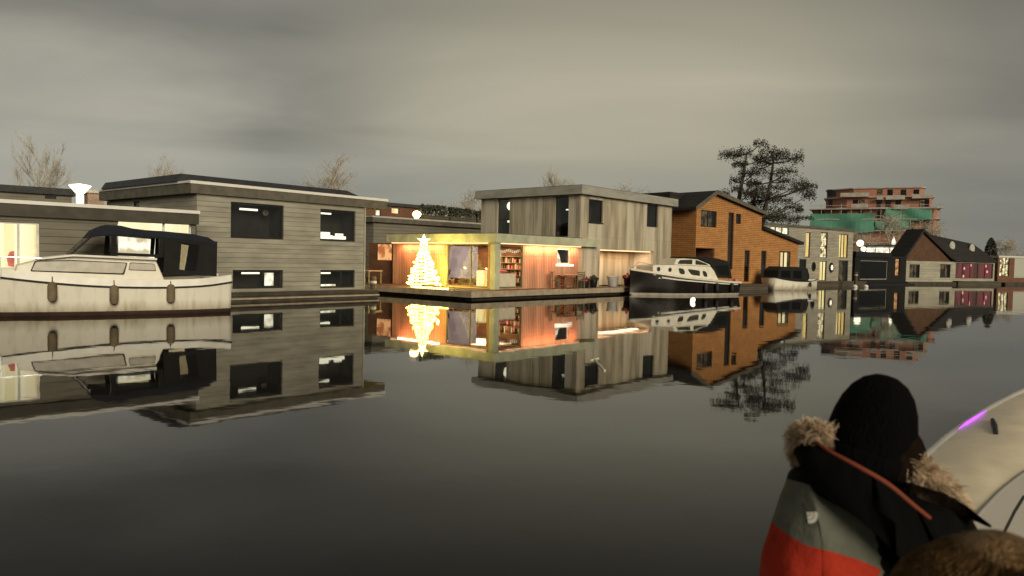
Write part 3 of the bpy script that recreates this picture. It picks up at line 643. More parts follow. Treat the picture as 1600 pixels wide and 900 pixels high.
# ------------------------------------------------------------------ houseboat: pale one with tall lit windows
def houseboat_pale():
    f = Frame(gp(1192, 66.6), 38)
    r = empty('houseboat', f.o, f.a, 'pale sided flat roofed houseboat with tall yellow lit windows and two oval portholes', 'houseboat', 'houseboats along the canal')
    X1, Y1 = 15.9, 7.0
    A = f.rect(1259, 363, 1266, 402); B = f.rect(1282, 363, 1293, 403); Bd = f.rect(1282, 408, 1292, 440); Cw = f.rect(1311, 366, 1325, 403); d = f.rect(1249, 405, 1260, 419); door = f.rect(1310, 407, 1325, 440); band = (1.0, 4.0, 4.75, 5.42)
    Bd = (B[0], B[1], .45, Bd[3])
    m = MB(); shell(m, 0, X1, Y1, .42, 5.5, (A, B, Bd, Cw, d, door, band)); m.build('wall', 'pale_siding', r)
    flat_roof(r, 0, X1, 0, Y1, 5.52, 5.68, 'dark_fascia', None, .15)
    window(r, TF, A, room='lit_yellow', mull=()); w = window(r, TF, B, room='lit_patch', trans=(.45,)); window(r, TF, Bd, room='lit_yellow', name='glass_door', mull=(.55,))
    w = window(r, TF, Cw, room='lit_yellow', mull=(.3, .62)); window(r, TF, d); window(r, TF, door, name='door', mull=(.6,), room='lit_dim', back='dark_room'); window(r, TF, band, room='lit_white', mull=(.32, .66))
    for (x0, y0, x1, y1), room in (((1268, 409, 1274, 424), 'dark_room'), ((1295, 410, 1302, 426), 'lit_cream')):
        u0, u1, z0, z1 = f.rect(x0, y0, x1, y1); cx, cz, a, b = (u0 + u1) / 2, (z0 + z1) / 2, (u1 - u0) / 2, (z1 - z0) / 2
        el = lambda k, s=1.0: (cx + a * s * math.cos(k * math.pi / 14), cz + b * s * math.sin(k * math.pi / 14))
        q = MB(); q.prism([el(k) for k in range(28)], -.06, .01); w = q.build('porthole', 'dark_frame', r)
        q = MB(); q.prism([el(k, .66) if room == 'dark_room' else (lambda p: (p[0] + .08, p[1]))(el(k, .5)) for k in range(28)], -.07, -.062); q.build('pane', 'smoked_pane' if room == 'dark_room' else room, w)
    q = MB(); q.box(-1.2, X1 + .4, -1.3, Y1, -.6, .28); q.box(-1.25, X1 + .45, -1.36, Y1, .285, .42); q.build('pontoon', 'planks', r)
    return f, r
h5f, h5 = houseboat_pale()

# ------------------------------------------------------------------ houseboat: black one
def houseboat_black():
    f = Frame(gp(1336, 77.5), 38)
    r = empty('houseboat', f.o, f.a, 'matt black flat roofed houseboat with one big dark framed window', 'houseboat', 'houseboats along the canal')
    X1, Y1 = 11.6, 5.5
    A = (1.15, 7.2, .55, 2.6); B = f.rect(1399, 404, 1406, 431)
    m = MB(); shell(m, 0, X1, Y1, .15, 2.95, (A, B)); m.build('wall', 'black_siding', r)
    flat_roof(r, 0, 7.6, 0, Y1, 2.97, 3.47, 'black_paint', None, .12, 'black_paint'); MB().box(7.75, X1 + .1, -.1, Y1 + .1, 2.96, 3.12).build('roof', 'black_paint', r)
    window(r, TF, A, frame='grey_fascia', fw=.08, pane='smoked_pane'); window(r, TF, B, room='lit_orange', trans=(.42,))
    q = MB(); q.box(-.3, X1 + .3, -.9, Y1, -.6, .14); q.build('pontoon', 'black_paint', r)
    return f, r
h6f, h6 = houseboat_black()

# ------------------------------------------------------------------ houseboat: white walls, dark gabled roof, red lit end
def houseboat_white():
    f = Frame(gp(1416, 85), 25)
    r = empty('houseboat', f.o, f.a, 'low white walled houseboat with steep dark roof and red lit glazed end', 'houseboat', 'houseboats along the canal')
    X1, Y1 = 16.1, 7.0
    A = f.rect(1421, 413, 1437, 434); B = f.rect(1469, 413, 1485, 434); G = (8.7, 15.8, .75, 2.62)
    m = MB(); shell(m, 0, X1, Y1, .3, 2.72, (A, B, G)); m.build('wall', 'white_siding', r)
    window(r, TF, A, room='lit_dim', back='dark_room', mull=(.5,)); window(r, TF, B, room='lit_dim', back='dark_room', mull=(.5,)); w = window(r, TF, G, room='lit_red', mull=(.2, .4, .6, .8), depth=.5)
    for u, z in ((9.1, 2.3), (10.9, 1.95), (12.1, 2.35), (15.0, 2.3), (15.3, 1.6), (10.8, 1.0)): MB().ball((u, .4, z), (.09, .09, .17)).build('red_lamp', glow('lamp_red', (1, .3, .32), None, 1.6), w)
    # gable end faces the water at the left, long slope over the red room
    q = MB(); q.prism([(0.0, 2.74), (8.0, 2.74), (2.9, 6.2), (2.5, 6.2)], .2, .4); g = q.build('gable', 'rail_wood', r)
    q = MB(); t = .22
    q.prism([(-.4, 2.76), (2.7, 6.1), (8.3, 2.76), (8.55, 2.9), (2.7, 6.45), (-.6, 2.9)], -.1, 2.2); rf = q.build('roof', 'roof_tiles', r)
    q = MB(); zz = lambda x, y: 0
    q.add([(3.0, 1.2, 6.2), (3.2, 2.0, 6.1), (13.6, 2.6, 5.2), (13.6, 1.2, 5.0), (8.4, -.3, 2.78), (16.4, -.3, 2.78), (16.4, 4.5, 2.78), (8.4, 4.5, 2.78), (16.4, 2.4, 4.4)],
          [(0, 1, 2, 3), (0, 3, 5, 4), (3, 8, 5), (3, 2, 8), (2, 6, 8), (8, 6, 5), (1, 7, 6, 2), (0, 4, 7, 1), (4, 5, 6, 7)]); q.build('roof', 'roof_tiles', r)
    for px, py in ((1487, 385), (1518, 389)):
        d = ray(px, py); best = None
        u, z = f.front(px, py, .55)
        q = MB(); q.ball((0, 0, 0), (.5, .2, .62), 14); o = q.build('skylight', 'pale_fascia', r, True); o.location = (u, .5, z)
    q = MB(); q.box(-.3, 8.2, -.5, Y1, -.6, .29); q.build('pontoon', 'pontoon', r)
    q = MB(); q.box(8.25, X1 + .3, -.7, Y1, -.6, .34); q.box(8.2, X1 + .35, -.76, Y1, .345, .45); q.build('deck', 'planks', r)
    return f, r
h7f, h7 = houseboat_white()
def houseboat_far():
    f = Frame(gp(1559, 93.5), 24)
    r = empty('houseboat', f.o, f.a, 'brownish houseboat with a pale sliding door at the end of the row', 'houseboat', 'houseboats along the canal')
    A = f.rect(1562, 402, 1577, 432); B = f.rect(1585, 402, 1612, 434)
    m = MB(); shell(m, 0, 9, 5.5, .3, 3.35, (A, B)); m.build('wall', 'brown_brick', r); flat_roof(r, 0, 9, 0, 5.5, 3.37, 3.6, 'pale_fascia', 'white_trim', .2)
    window(r, TF, A, room='lit_patch', mull=(.33, .66), trans=(.5,)); w = window(r, TF, B, name='glass_door', frame='white_frame', room='lit_dim'); MB().box(B[0] + .1, B[1] - .1, .2, .24, B[2] + .1, B[3] - .1).build('blind', glow('lit_blind', (.8, .68, .46), None, .62), w)
    q = MB(); q.box(-.3, 9.3, -1.2, 5.5, -.6, .29); q.build('pontoon', 'pontoon', r)
houseboat_far()

# ------------------------------------------------------------------ round roofed pavilion behind the black houseboat
def pavilion():
    p = at(1392, 400, 101); p.z = 0
    r = empty('pavilion', p, 0, 'pavilion with thin dark round roof over bright glass behind the black houseboat', 'pavilion')
    zt = at(1392, 384, 101).z
    q = MB(); q.lathe([(3.7, zt - .35), (4.3, zt - .22), (3.6, zt), (1.5, zt + .12), (.05, zt + .14)], (0, 0, 0), 40); q.build('roof', 'black_paint', r, True)
    MB().lathe([(3.3, zt - 1.0), (3.5, zt - .36)], (0, 0, 0), 40).build('lit_ring', 'lit_white', r); MB().lathe([(3.2, .5), (3.3, zt - 1.9)], (0, 0, 0), 40).build('wall', 'black_siding', r)
    MB().lathe([(3.15, zt - 1.9), (3.15, zt - 1.003)], (0, 0, 0), 40).build('glass_ring', 'lit_patch', r)
    for k in range(12): a = k * math.pi / 6; MB().tube([(3.45 * math.cos(a), 3.45 * math.sin(a), zt - 1.9), (3.45 * math.cos(a), 3.45 * math.sin(a), zt - .4)], .06, 6).build('post', 'dark_frame', r)
    MB().lathe([(.12, zt + .14), (.28, zt + .3), (.2, zt + .7), (.1, zt + 1.0), (.02, zt + 1.3)], (.3, 0, 0), 12).build('lantern', 'lit_white', r)
pavilion()
def winter_garden():
    p = at(1444, 420, 97); f = Frame((p.x, p.y), 25)
    r = empty('conservatory', (p.x, p.y, 0), R(25), 'small bright glass conservatory between the round pavilion and the steep dark roof', 'conservatory')
    z1 = at(1444, 386, 97).z
    q = MB(); q.box(-1.5, 1.5, -.5, 2, .5, z1 - 1.8); q.build('wall', 'black_siding', r); MB().box(-1.45, 1.45, -.4, 1.9, z1 - 1.795, z1 - .05).build('lit_room', 'lit_patch', r)
    q = MB()
    for k in range(5): x = -1.5 + k * .75; q.box(x - .05, x + .05, -.48, -.42, z1 - 1.79, z1)
    q.box(-1.6, 1.6, -.55, 2.05, z1, z1 + .12); q.build('frame', 'pale_fascia', r)
winter_garden()
def globe_lamps():
    for i, (px, py, D, rr, lab) in enumerate(((1344, 380, 92, .42, 'large frosted white globe lamp above the black flat roof'), (1349, 389, 91, .3, 'small white globe lamp tucked below the large globe lamp'))):
        p = at(px, py, D); r = empty('garden_lamp', (p.x, p.y, .5), 0, lab, 'lamp')
        MB().tube([(0, 0, 0), (0, 0, p.z - .5 - rr * .8)], .05, 8).build('pole', 'dark_frame', r); MB().ball((0, 0, p.z - .5), rr, 20).build('globe', 'soft_glow', r, True)
globe_lamps()

# ------------------------------------------------------------------ buildings behind the row
def back_house():
    f = Frame(gp(583, 52), 47)
    r = empty('houseboat', f.o, f.a, 'dark flat roofed houseboat half hidden behind the glowing living room, roof planted with shrubs', 'houseboat', 'houseboats along the canal')
    zt = f.front(583, 338)[1]; X1 = f.front(760, 362)[0] + 2
    m = MB(); shell(m, 0, X1, 7, .3, zt - .4); m.build('wall', 'olive_siding', r); flat_roof(r, 0, X1, 0, 7, zt - .39, zt, 'dark_fascia', 'pale_fascia', .25)
    q = MB(); q.box(0, X1, -1.2, 7, -.6, .3); q.build('pontoon', 'pontoon', r)
    # roof terrace shrubs
    rnd = random.Random(8); u0 = f.front(672, 345)[0]
    for i, (a, b, lab) in enumerate(((u0, u0 + 2.6, 'low dark shrub box on the roof terrace nearest the bright yellow lamp'), (u0 + 2.8, u0 + 5.6, 'second dark shrub box on the roof terrace, in the middle of the three'), (u0 + 5.8, X1 - .2, 'dark shrub box on the roof terrace against the tall timber houseboat'))):
        p = f.world(a, .8, zt + .035); h = empty('shrub_box', p, f.a, lab, 'shrub', 'shrub boxes on the roof terrace')
        MB().box(0, b - a, 0, .6, 0, .4).build('trough', 'planks', h); m = MB()
        for k in range(700):
            c = Vector((rnd.uniform(0, b - a), rnd.uniform(0, .6), .4 + rnd.random() ** .7 * (.72 + .25 * noise.noise(Vector((a + rnd.random(), 0, 3)))))); e = [Vector((rnd.gauss(0, 1), rnd.gauss(0, 1), rnd.gauss(0, 1))).normalized() * .09 for _ in range(2)]
            m.add([c - e[0], c + e[1], c + e[0], c - e[1]], [(0, 1, 2, 3)])
        m.build('foliage', 'leaf', h, fix=False)
    # lamp
    p = f.world(f.front(655, 348)[0], .3, zt + .035); zl = at(655, 336, p.y).z
    l = empty('lantern', p, 0, 'brilliant yellow lantern on the roof edge above the Christmas tree', 'lamp')
    MB().tube([(0, 0, 0), (0, 0, zl - p.z - .28)], .04, 8).build('post', 'dark_frame', l); MB().lathe([(.1, -.28), (.25, -.1), (.33, .08), (.2, .26), (.04, .3)], (0, 0, zl - p.z), 16).build('lamp_head', 'lamp_warm', l, True)
    lamp('lantern_light', (0, -.5, zl - p.z), 60, (1, .72, .25), .3, 'POINT', l)
    # house beyond with two lit windows
    a = at(600, 330, 66); f2 = Frame((a.x - 3, a.y), 47); g = empty('house', f2.o, f2.a, 'far dark house with two small lit windows between the grey houseboat and the yellow lantern', 'house')
    A = f2.rect(587, 328, 595, 337); B = f2.rect(612, 325, 624, 334); z1 = f2.front(600, 321)[1]
    m = MB(); shell(m, -3, 8, 6, .55, z1, (A, B)); m.build('wall', 'brown_brick', g); MB().box(-3.2, 8.2, -.2, 6.2, z1 + .003, z1 + .3).build('roof', 'roof_felt', g); window(g, TF, A, room='lit_white', fw=.04); window(g, TF, B, room='lit_warm', fw=.04)
back_house()
def left_backdrop():
    a = gp(-60, 52); f = Frame(a, 40); r = empty('house', f.o, f.a, 'long low dark house behind the olive houseboat, left of the street lamp', 'house')
    z1 = f.front(40, 291)[1]; X1 = f.front(112, 300)[0]; A = f.rect(70, 304, 88, 311)
    m = MB(); shell(m, 0, X1, 6, .55, z1 - .5, (A,)); m.build('wall', 'olive_siding', r); MB().box(-.4, X1 + .3, -.3, 6.3, z1 - .49, z1).build('roof', 'roof_felt', r); window(r, TF, A, room='lit_dim', fw=.04)
    a = gp(137, 50); f = Frame(a, 42); r = empty('house', f.o, f.a, 'small pink brick shed glowing beneath the cone street lamp', 'shed'); z1 = f.front(150, 302)[1]; X1 = f.front(163, 310)[0]
    m = MB(); shell(m, 0, X1, 3, .55, z1); m.build('wall', 'pink_brick', r); MB().box(-.15, X1 + .15, -.15, 3.15, z1 + .003, z1 + .18).build('roof', 'pale_fascia', r)
    # street lamp
    p = at(125, 300, 47); r = empty('street_lamp', (p.x, p.y, .5), 0, 'white cone street lamp shining above the dark roofs at left', 'street lamp')
    zl = p.z - .5
    MB().tube([(0, 0, 0), (0, 0, zl)], [.09, .06], 10).build('pole', 'grey_fascia', r); MB().lathe([(.16, zl - .15), (.3, zl), (.62, zl + .38), (.58, zl + .42), (.1, zl + .5)], (0, 0, 0), 24).build('lamp_head', 'lamp_white', r, True)
    MB().lathe([(.15, zl - .75), (.22, zl - .7), (.22, zl - .16), (.15, zl - .153)], (0, 0, 0), 16).build('lamp_neck', 'soft_glow', r)
    lamp('street_light', (0, 0, zl - .5), 220, (1, .86, .6), .4, 'POINT', r)
left_backdrop()

# ------------------------------------------------------------------ brick apartment block under construction
def apartment_block():
    D = 190; c = at(1370, 400, D); f = Frame((c.x, c.y), -26)
    r = empty('apartment_block', (c.x, c.y, .55), f.a, 'red brick apartment block with white balcony slabs and green netting over its lower floors', 'apartment block')
    F = lambda px, py, off=0: (lambda p: (p[0], p[1] - .55))(f.front(px, py, off))
    def tier(xl, xr, y, ch, cr_, back=16):      # plan with chamfered front corners
        a, b = F(xl, 330, y + ch)[0], F(xr, 330, y + cr_)[0]; return [(a + ch * 1.5, y), (b - cr_ * .6, y), (b, y + cr_), (b, y + back), (a, y + back), (a, y + ch)]
    def grow(p, k): cx = sum(q[0] for q in p) / 6; return [(x + k * (1 if x > cx else -1), y - k) for x, y in p]
    Z = lambda py: F(1370, py)[1]
    A = tier(1270, 1466, 0, 4.5, 2); B = tier(1290, 1456, 1.4, 3.5, 2); Cc = tier(1291, 1443, 2.8, 4.5, 2)
    q = MB(); q.slab(A, 0, Z(326)); q.slab(B, Z(326) + .3, Z(308)); q.slab(Cc, Z(308) + .3, Z(293)); q.build('wall', 'red_brick', r)
    for P, z, k in ((A, Z(360), .5), (A, Z(343), .5), (A, Z(326), .7), (B, Z(308), .5), (Cc, Z(293), .3)): MB().slab(grow(P, k), z + .003, z + .28).build('floor_slab', 'concrete', r)
    for x0, x1, py, y in ((1313, 1358, 306, -.3), (1425, 1458, 308, -.3), (1330, 1356, 323, -1.7), (1384, 1414, 310, -.4), (1370, 1380, 310, -.4), (1396, 1420, 325, -1.7)):
        u0, z = F(x0, py, y); u1 = F(x1, py, y)[0]; q = MB(); q.box(u0, u1, y, y + 1.9, z - .3, z); q.box(u0, u1, y, y + .15, z + .003, z + .75); q.build('balcony', 'concrete', r)
    for px_list, y0, y1, y in (((1297, 1304, 1312, 1375, 1391, 1412, 1432), 296, 307, 2.8), ((1299, 1313, 1337, 1347, 1374, 1388, 1404, 1441, 1448), 312, 323, 1.4), ((1283, 1300, 1320, 1345, 1375, 1400, 1425, 1448), 330, 341, 0), ((1283, 1300, 1320, 1345, 1375, 1400, 1425, 1448), 347, 358, 0)):
        for i, px in enumerate(px_list):
            yy = y; 
            if px < 1316: yy = y + (3.0 if y > 2 else 2.4)
            u, zt = F(px, y0, yy - .05); zb = F(px, y1, yy - .05)[1]; w = MB(); w.box(u - .62, u + .62, yy - .05, yy + .05, zb, zt); wn = w.build('window', 'dark_frame', r)
            MB().box(u - .54, u + .54, yy - .062, yy - .053, zb + .1, zt - .1).build('pane', ('smoked_pane', 'lit_dim', 'smoked_pane', 'vinyl')[(i * 7 + y0) % 4], wn)
    def net(x0, x1, y0, y1, off, nn=14):
        q = MB(); u0, z1 = F(x0, y0, off); u1, z0 = F(x1, y1, off)
        for i in range(nn):
            for j in range(5):
                P = []
                for di, dj in ((0, 0), (1, 0), (1, 1), (0, 1)):
                    u = (i + di) / nn; v = (j + dj) / 5; P.append((u0 + (u1 - u0) * u, off - .25 * math.sin(u * 9 + v * 3), z0 + (z1 - z0) * v - .6 * math.sin(u * math.pi) * (1 - v)))
                q.add(P, [(0, 1, 2, 3)])
        q.build('safety_net', 'net_green', r)
    net(1266, 1366, 334, 362, -1.6); net(1384, 1456, 326, 342, -1.5); net(1368, 1420, 345, 356, -1.55)
    q = MB()
    for i in range(14):
        u, z = F(1268 + i * 15.5, 326, -1.3); q.tube([(u, -1.3, 0), (u, -1.3, z + (1.2 if i % 2 else 0))], .07, 5)
    for py in (378, 360, 343, 327): u0, z = F(1264, py, -1.3); u1 = F(1474, py, -1.3)[0]; q.tube([(u0, -1.3, z + .9), (u1, -1.3, z + .9)], .06, 5); q.box(u0, u1, -1.6, -.8, z - .1, z + .1)
    q.build('scaffold', 'concrete', r)
apartment_block()

# ------------------------------------------------------------------ trees
def limb_tree(seed, h, spread, levels, kids, tr, upright=.55, start=.3):
    """bare tree: returns trunk mesh builder and crown mesh builder"""
    rnd = random.Random(seed); tk = MB(); cr = MB()
    def grow(p, d, L, rad, lev):
        if lev >= 3:
            e = p + d * L; sd = Vector((rnd.gauss(0, 1), rnd.gauss(0, 1), rnd.gauss(0, 1))).normalized() * max(.014, rad); m_ = p.lerp(e, .5) + sd * 1.5
            cr.add([p - sd, p + sd, m_ + sd * .8, m_ - sd * .8, e], [(0, 1, 2, 3), (3, 2, 4)])
            if lev < levels:
                for k in range(kids[lev]):
                    a = rnd.uniform(0, 6.28); nd = (d * upright + Vector((math.cos(a), math.sin(a), .35)) * spread).normalized(); grow(p.lerp(e, rnd.uniform(.25, 1)), nd, L * rnd.uniform(.42, .62), rad * .5, lev + 1)
            return
        n = 5 if lev < 2 else 3; pts = [p]; q = p.copy(); dd = d.copy()
        for i in range(n):
            dd = (dd + Vector((rnd.gauss(0, .16), rnd.gauss(0, .16), rnd.gauss(.04, .1)))).normalized(); q = q + dd * L / n; pts.append(q.copy())
        (tk if lev < 2 else cr).tube(pts, [max(.011, rad * (1 - .6 * i / n)) for i in range(n + 1)], 6 if lev < 2 else 3, cap=False)
        if lev >= levels: return
        for k in range(kids[lev]):
            t = start + (1 - start) * (k + rnd.random()) / kids[lev] if lev == 0 else rnd.uniform(.25, 1)
            i = min(n - 1, int(t * n)); b = pts[i].lerp(pts[i + 1], t * n - i); a = rnd.uniform(0, 6.28)
            sd = Vector((math.cos(a), math.sin(a), 0)); nd = (dd * upright + sd * spread + Vector((0, 0, .35))).normalized()
            grow(b, nd, L * rnd.uniform(.42, .62) * (1 if lev else (1.15 - .5 * t)), rad * .45, lev + 1)
    grow(Vector((0, 0, 0)), Vector((0, 0, 1)), h * .78, tr, 0)
    return tk, cr
def make_tree(loc, seed, h, label, spread=.8, kids=(9, 6, 6, 5), levels=4, mat='twigs', upright=.5, start=.3, tr=None, name='bare_tree', rmin=.012, group='bare trees behind the houseboats'):
    r = empty(name, loc, 0, label, 'tree', group); tk, cr = limb_tree(seed, h, spread, levels, kids, tr or h * .016, upright, start)
    k = h / max(v.z for v in cr.v)
    for b_ in (tk, cr): b_.v = [v * k for v in b_.v]
    tk.build('trunk', mat, r, fix=False); cr.build('crown', mat, r, fix=False); return r
def tree_at(px, ytop, D, seed, label, **k):
    p = at(px, ytop, D); return make_tree((p.x, p.y, .5), seed, p.z - .5, label, **k)
K5 = (13, 8, 7, 5)
tree_at(14, 198, 72, 3, 'tall bare winter tree at the left edge behind the dark low house', spread=.42, kids=K5, start=.2, upright=.8)
tree_at(310, 242, 75, 5, 'small bare tree showing above the left end of the grey houseboat roof', spread=.5, kids=K5, upright=.8)
tree_at(513, 236, 78, 7, 'dense round headed bare tree above the grey houseboat roof', spread=.85, kids=(15, 9, 8, 5), mat='tan_twigs', start=.35)
tree_at(722, 285, 74, 9, 'low spreading bare tree between the yellow lantern and the timber houseboat', spread=.9, kids=K5, mat='tan_twigs')
tree_at(893, 254, 88, 11, 'slim bare tree rising behind the roof corner of the timber houseboat', spread=.36, kids=K5, upright=.9)
tree_at(1006, 276, 85, 13, 'low bushy bare tree behind the roof between timber and orange houseboats', spread=.9, kids=K5)
tree_at(1575, 368, 125, 15, 'round bare bushy tree at the right edge beyond the last houseboat', spread=1.0, kids=K5, mat='tan_twigs', start=.15)
tree_at(1405, 318, 150, 17, 'broad brown bare tree standing in front of the brick apartment block', spread=.95, kids=K5, mat='tan_twigs', start=.2)
tree_at(1442, 340, 140, 19, 'lower brown bare tree right of the broad one before the brick block', spread=1.0, kids=K5, mat='tan_twigs', start=.2)
tree_at(1345, 350, 130, 27, 'small brown bare tree left of the broad one before the green netting', spread=1.0, kids=K5, mat='tan_twigs', start=.2)
def conifer_small():
    p = at(1549, 372, 104); r = empty('cypress', (p.x, p.y, .5), 0, 'dark narrow columnar evergreen beside the steep dark roof', 'tree'); h = p.z - .5; rnd = random.Random(3)
    MB().tube([(0, 0, 0), (0, 0, h * .5)], .12, 6).build('trunk', 'bark', r); m = MB()
    for i in range(2500):
        t = rnd.random(); q = .95 * (1 - t ** 3) ** .6 * rnd.uniform(.6, 1); a = rnd.uniform(0, 6.28); c = Vector((q * math.cos(a), q * math.sin(a), .3 + t * (h - .3))); e = [Vector((rnd.gauss(0, 1), rnd.gauss(0, 1), rnd.gauss(0, 1))).normalized() * .13 for _ in range(2)]
        m.add([c - e[0], c + e[1], c + e[0], c - e[1]], [(0, 1, 2, 3)])
    m.build('crown', 'needles', r, fix=False)
conifer_small()
def pine(label, D, trunk, sprays, seed):
    """open crowned tree: trunk along surveyed points, limbs out to flat leafy sprays"""
    rnd = random.Random(seed); pts = [at(x, y, D) for x, y in trunk]; base = Vector((pts[0].x, pts[0].y, .5))
    r = empty('tall_tree', base, 0, label, 'tree', 'tall open crowned trees'); P = [Vector((0, 0, 0))] + [p - base for p in pts]; n = len(P)
    tk = MB(); tk.tube(P, [.34 * (1 - .8 * i / (n - 1)) for i in range(n)], 8); m = MB()
    for (sx, sy, wpx, hpx) in sprays:
        c = at(sx, sy, D) - base + Vector((0, rnd.uniform(-2.6, 2.6), 0)); w = wpx * D / FPX / 2 * rnd.uniform(.85, 1.2); hh = hpx * D / FPX / 2 * rnd.uniform(.9, 1.5); c.z += rnd.uniform(-.25, .25)
        j = min(range(1, n), key=lambda q: abs(P[q].z - (c.z - .35 * abs(c.x - P[q].x)))); s = P[j]; mid = s.lerp(c, .5) + Vector((0, 0, -.15))
        tk.tube([s, mid, c], [.09, .06, .03], 5, cap=False)
        for k in range(int(330 * wpx * hpx / 300) + 150):
            a = rnd.uniform(0, 6.28); q = rnd.random() ** .45; d = Vector((math.cos(a) * q * w, math.sin(a) * q * w * .9, rnd.gauss(0, .62) * hh + .5 * hh * (1 - q) - .35 * hh * q * rnd.random()))
            cc = c + d; e = Vector((rnd.gauss(0, 1), rnd.gauss(0, 1), rnd.gauss(0, .75))).normalized() * rnd.uniform(.05, .14); g = Vector((-e.y, e.x, rnd.gauss(0, .5) * .2)) * .42
            m.add([cc - e - g * .2, cc + g, cc + e, cc - g], [(0, 1, 2, 3)])
        for k in range(9):
            a = rnd.uniform(0, 6.28); tk.tube([c, c + Vector((math.cos(a) * w * .8, math.sin(a) * w * .7, rnd.uniform(-.3, .5) * hh))], [.025, .008], 3, cap=False)
    tk.build('trunk', 'bark', r, fix=False); m.build('crown', 'needles', r, fix=False)
pine('tall open crowned tree with a leaning bare lower trunk, left of the pair', 86, [(1154, 316), (1159, 285), (1164, 258), (1167, 240)],
     [(1137, 243, 24, 10), (1153, 236, 26, 10), (1172, 238, 34, 12), (1184, 226, 26, 8), (1186, 247, 22, 12), (1160, 252, 18, 9), (1165, 270, 24, 9), (1152, 262, 12, 7), (1155, 281, 20, 9), (1149, 296, 20, 9), (1174, 270, 18, 8), (1172, 288, 20, 8), (1142, 302, 16, 8), (1160, 305, 26, 10)], 5)
pine('tallest open crowned tree with layered dark sprays, right of the pair', 84, [(1192, 340), (1199, 312), (1204, 285), (1208, 255), (1209, 238)],
     [(1208, 232, 28, 11), (1225, 240, 30, 13), (1217, 252, 46, 14), (1236, 253, 20, 12), (1198, 250, 26, 12), (1192, 262, 20, 10), (1222, 268, 30, 9), (1205, 274, 34, 10), (1188, 282, 30, 10), (1226, 283, 28, 9), (1245, 288, 26, 12), (1259, 294, 26, 8), (1238, 300, 36, 12), (1212, 296, 36, 10), (1183, 300, 30, 9), (1252, 308, 24, 10), (1220, 312, 36, 10), (1195, 312, 30, 9), (1245, 320, 30, 8), (1256, 325, 16, 7), (1210, 328, 46, 9), (1230, 337, 50, 9), (1250, 344, 24, 6), (1200, 338, 30, 9), (1180, 318, 24, 10), (1215, 345, 50, 8)], 6)
pine('short thin young tree half hidden below the tall pair', 85, [(1176, 330), (1179, 308), (1182, 292)], [(1180, 296, 22, 9), (1172, 306, 20, 8), (1186, 310, 22, 8), (1176, 320, 26, 9), (1167, 318, 16, 7)], 7)

# ------------------------------------------------------------------ boats
def boat_hull(root, st, yc, mats, n=36, boot=.13, deck_mat='cream_paint', camber=.06, rail='rail_wood', rr=.035, stripe=None):
    """st: stations (x, half beam at sheer, sheer height, half beam at water, keel depth)"""
    S = [[catmull([s[k] for s in st], i / n) for k in range(5)] for i in range(n + 1)]
    m = MB(); rows = []
    zl = [-1, -.5, 0, boot, .3, .55, .8, 1.0]
    for x, bs, zs, bw, zk in S:
        bs = max(bs, .015); bw = max(bw, .01); row = []
        prof = [(.0, zk), (bw * .75, zk * .55), (bw, 0), (bw + (bs - bw) * .2, boot), (bw + (bs - bw) * .5, boot + (zs - boot) * .35), (bw + (bs - bw) * .78, boot + (zs - boot) * .68), (bs, zs)]
        for sgn in (-1, 1):
            row.append([Vector((x, yc + sgn * y, z)) for y, z in prof])
        rows.append((row, bs, zs, x))
    for sd in (0, 1):
        for i in range(n):
            for j in range(6):
                m.add([rows[i][0][sd][j], rows[i + 1][0][sd][j], rows[i + 1][0][sd][j + 1], rows[i][0][sd][j + 1]], [(0, 1, 2, 3)], 0 if j < 3 else 1)
    a = rows[0][0]; m.add(a[0] + a[1][::-1], [tuple(range(14))], 1)
    hull = m.build('hull', mats, root, True)
    b = bpy.data.meshes; bm = bmesh.new(); bm.from_mesh(hull.data); bmesh.ops.remove_doubles(bm, verts=bm.verts, dist=.0005); bmesh.ops.recalc_face_normals(bm, faces=bm.faces); bm.to_mesh(hull.data); bm.free()
    d = MB()
    for i in range(n):
        r0, r1 = rows[i], rows[i + 1]
        for k in range(-4, 4):
            P = []
            for rr_, kk in ((r0, k), (r1, k), (r1, k + 1), (r0, k + 1)): f_ = kk / 4; P.append(Vector((rr_[3], yc + rr_[1] * f_ * .985, rr_[2] - .03 + camber * (1 - f_ * f_))))
            d.add(P, [(0, 1, 2, 3)])
    d.build('deck', deck_mat, root, True)
    q = MB()
    for sd in (0, 1): q.tube([r[0][sd][6] + Vector((0, (-.02, .02)[sd], -.01)) for r in rows], rr, 6)
    q.tube([rows[0][0][0][6], rows[0][0][1][6]], rr, 6); q.build('rub_rail', rail, root, True)
    if stripe:
        z0, z1, mt, i0, i1 = stripe; q = MB()
        for sd in (0, 1):
            for i in range(i0, i1):
                P = []
                for rr_, f_ in ((rows[i], z0), (rows[i + 1], z0), (rows[i + 1], z1), (rows[i], z1)):
                    p = rr_[0][sd][5].lerp(rr_[0][sd][6], f_); P.append(p + Vector((0, (-.012, .012)[sd], 0)))
                q.add(P, [(0, 1, 2, 3)])
        q.build('sheer_stripe', mt, root)
    return rows
def rounded(pts, r=.05, n=4):
    out = []; k = len(pts)
    for i in range(k):
        p0, p, p1 = Vector(pts[i - 1]), Vector(pts[i]), Vector(pts[(i + 1) % k]); a = (p0 - p); b = (p1 - p); q = min(r, a.length * .45, b.length * .45)
        s, e = p + a.normalized() * q, p + b.normalized() * q
        for j in range(n + 1): t = j / n; v = s * (1 - t) ** 2 + p * 2 * t * (1 - t) + e * t * t; out.append((v.x, v.y))
    return out
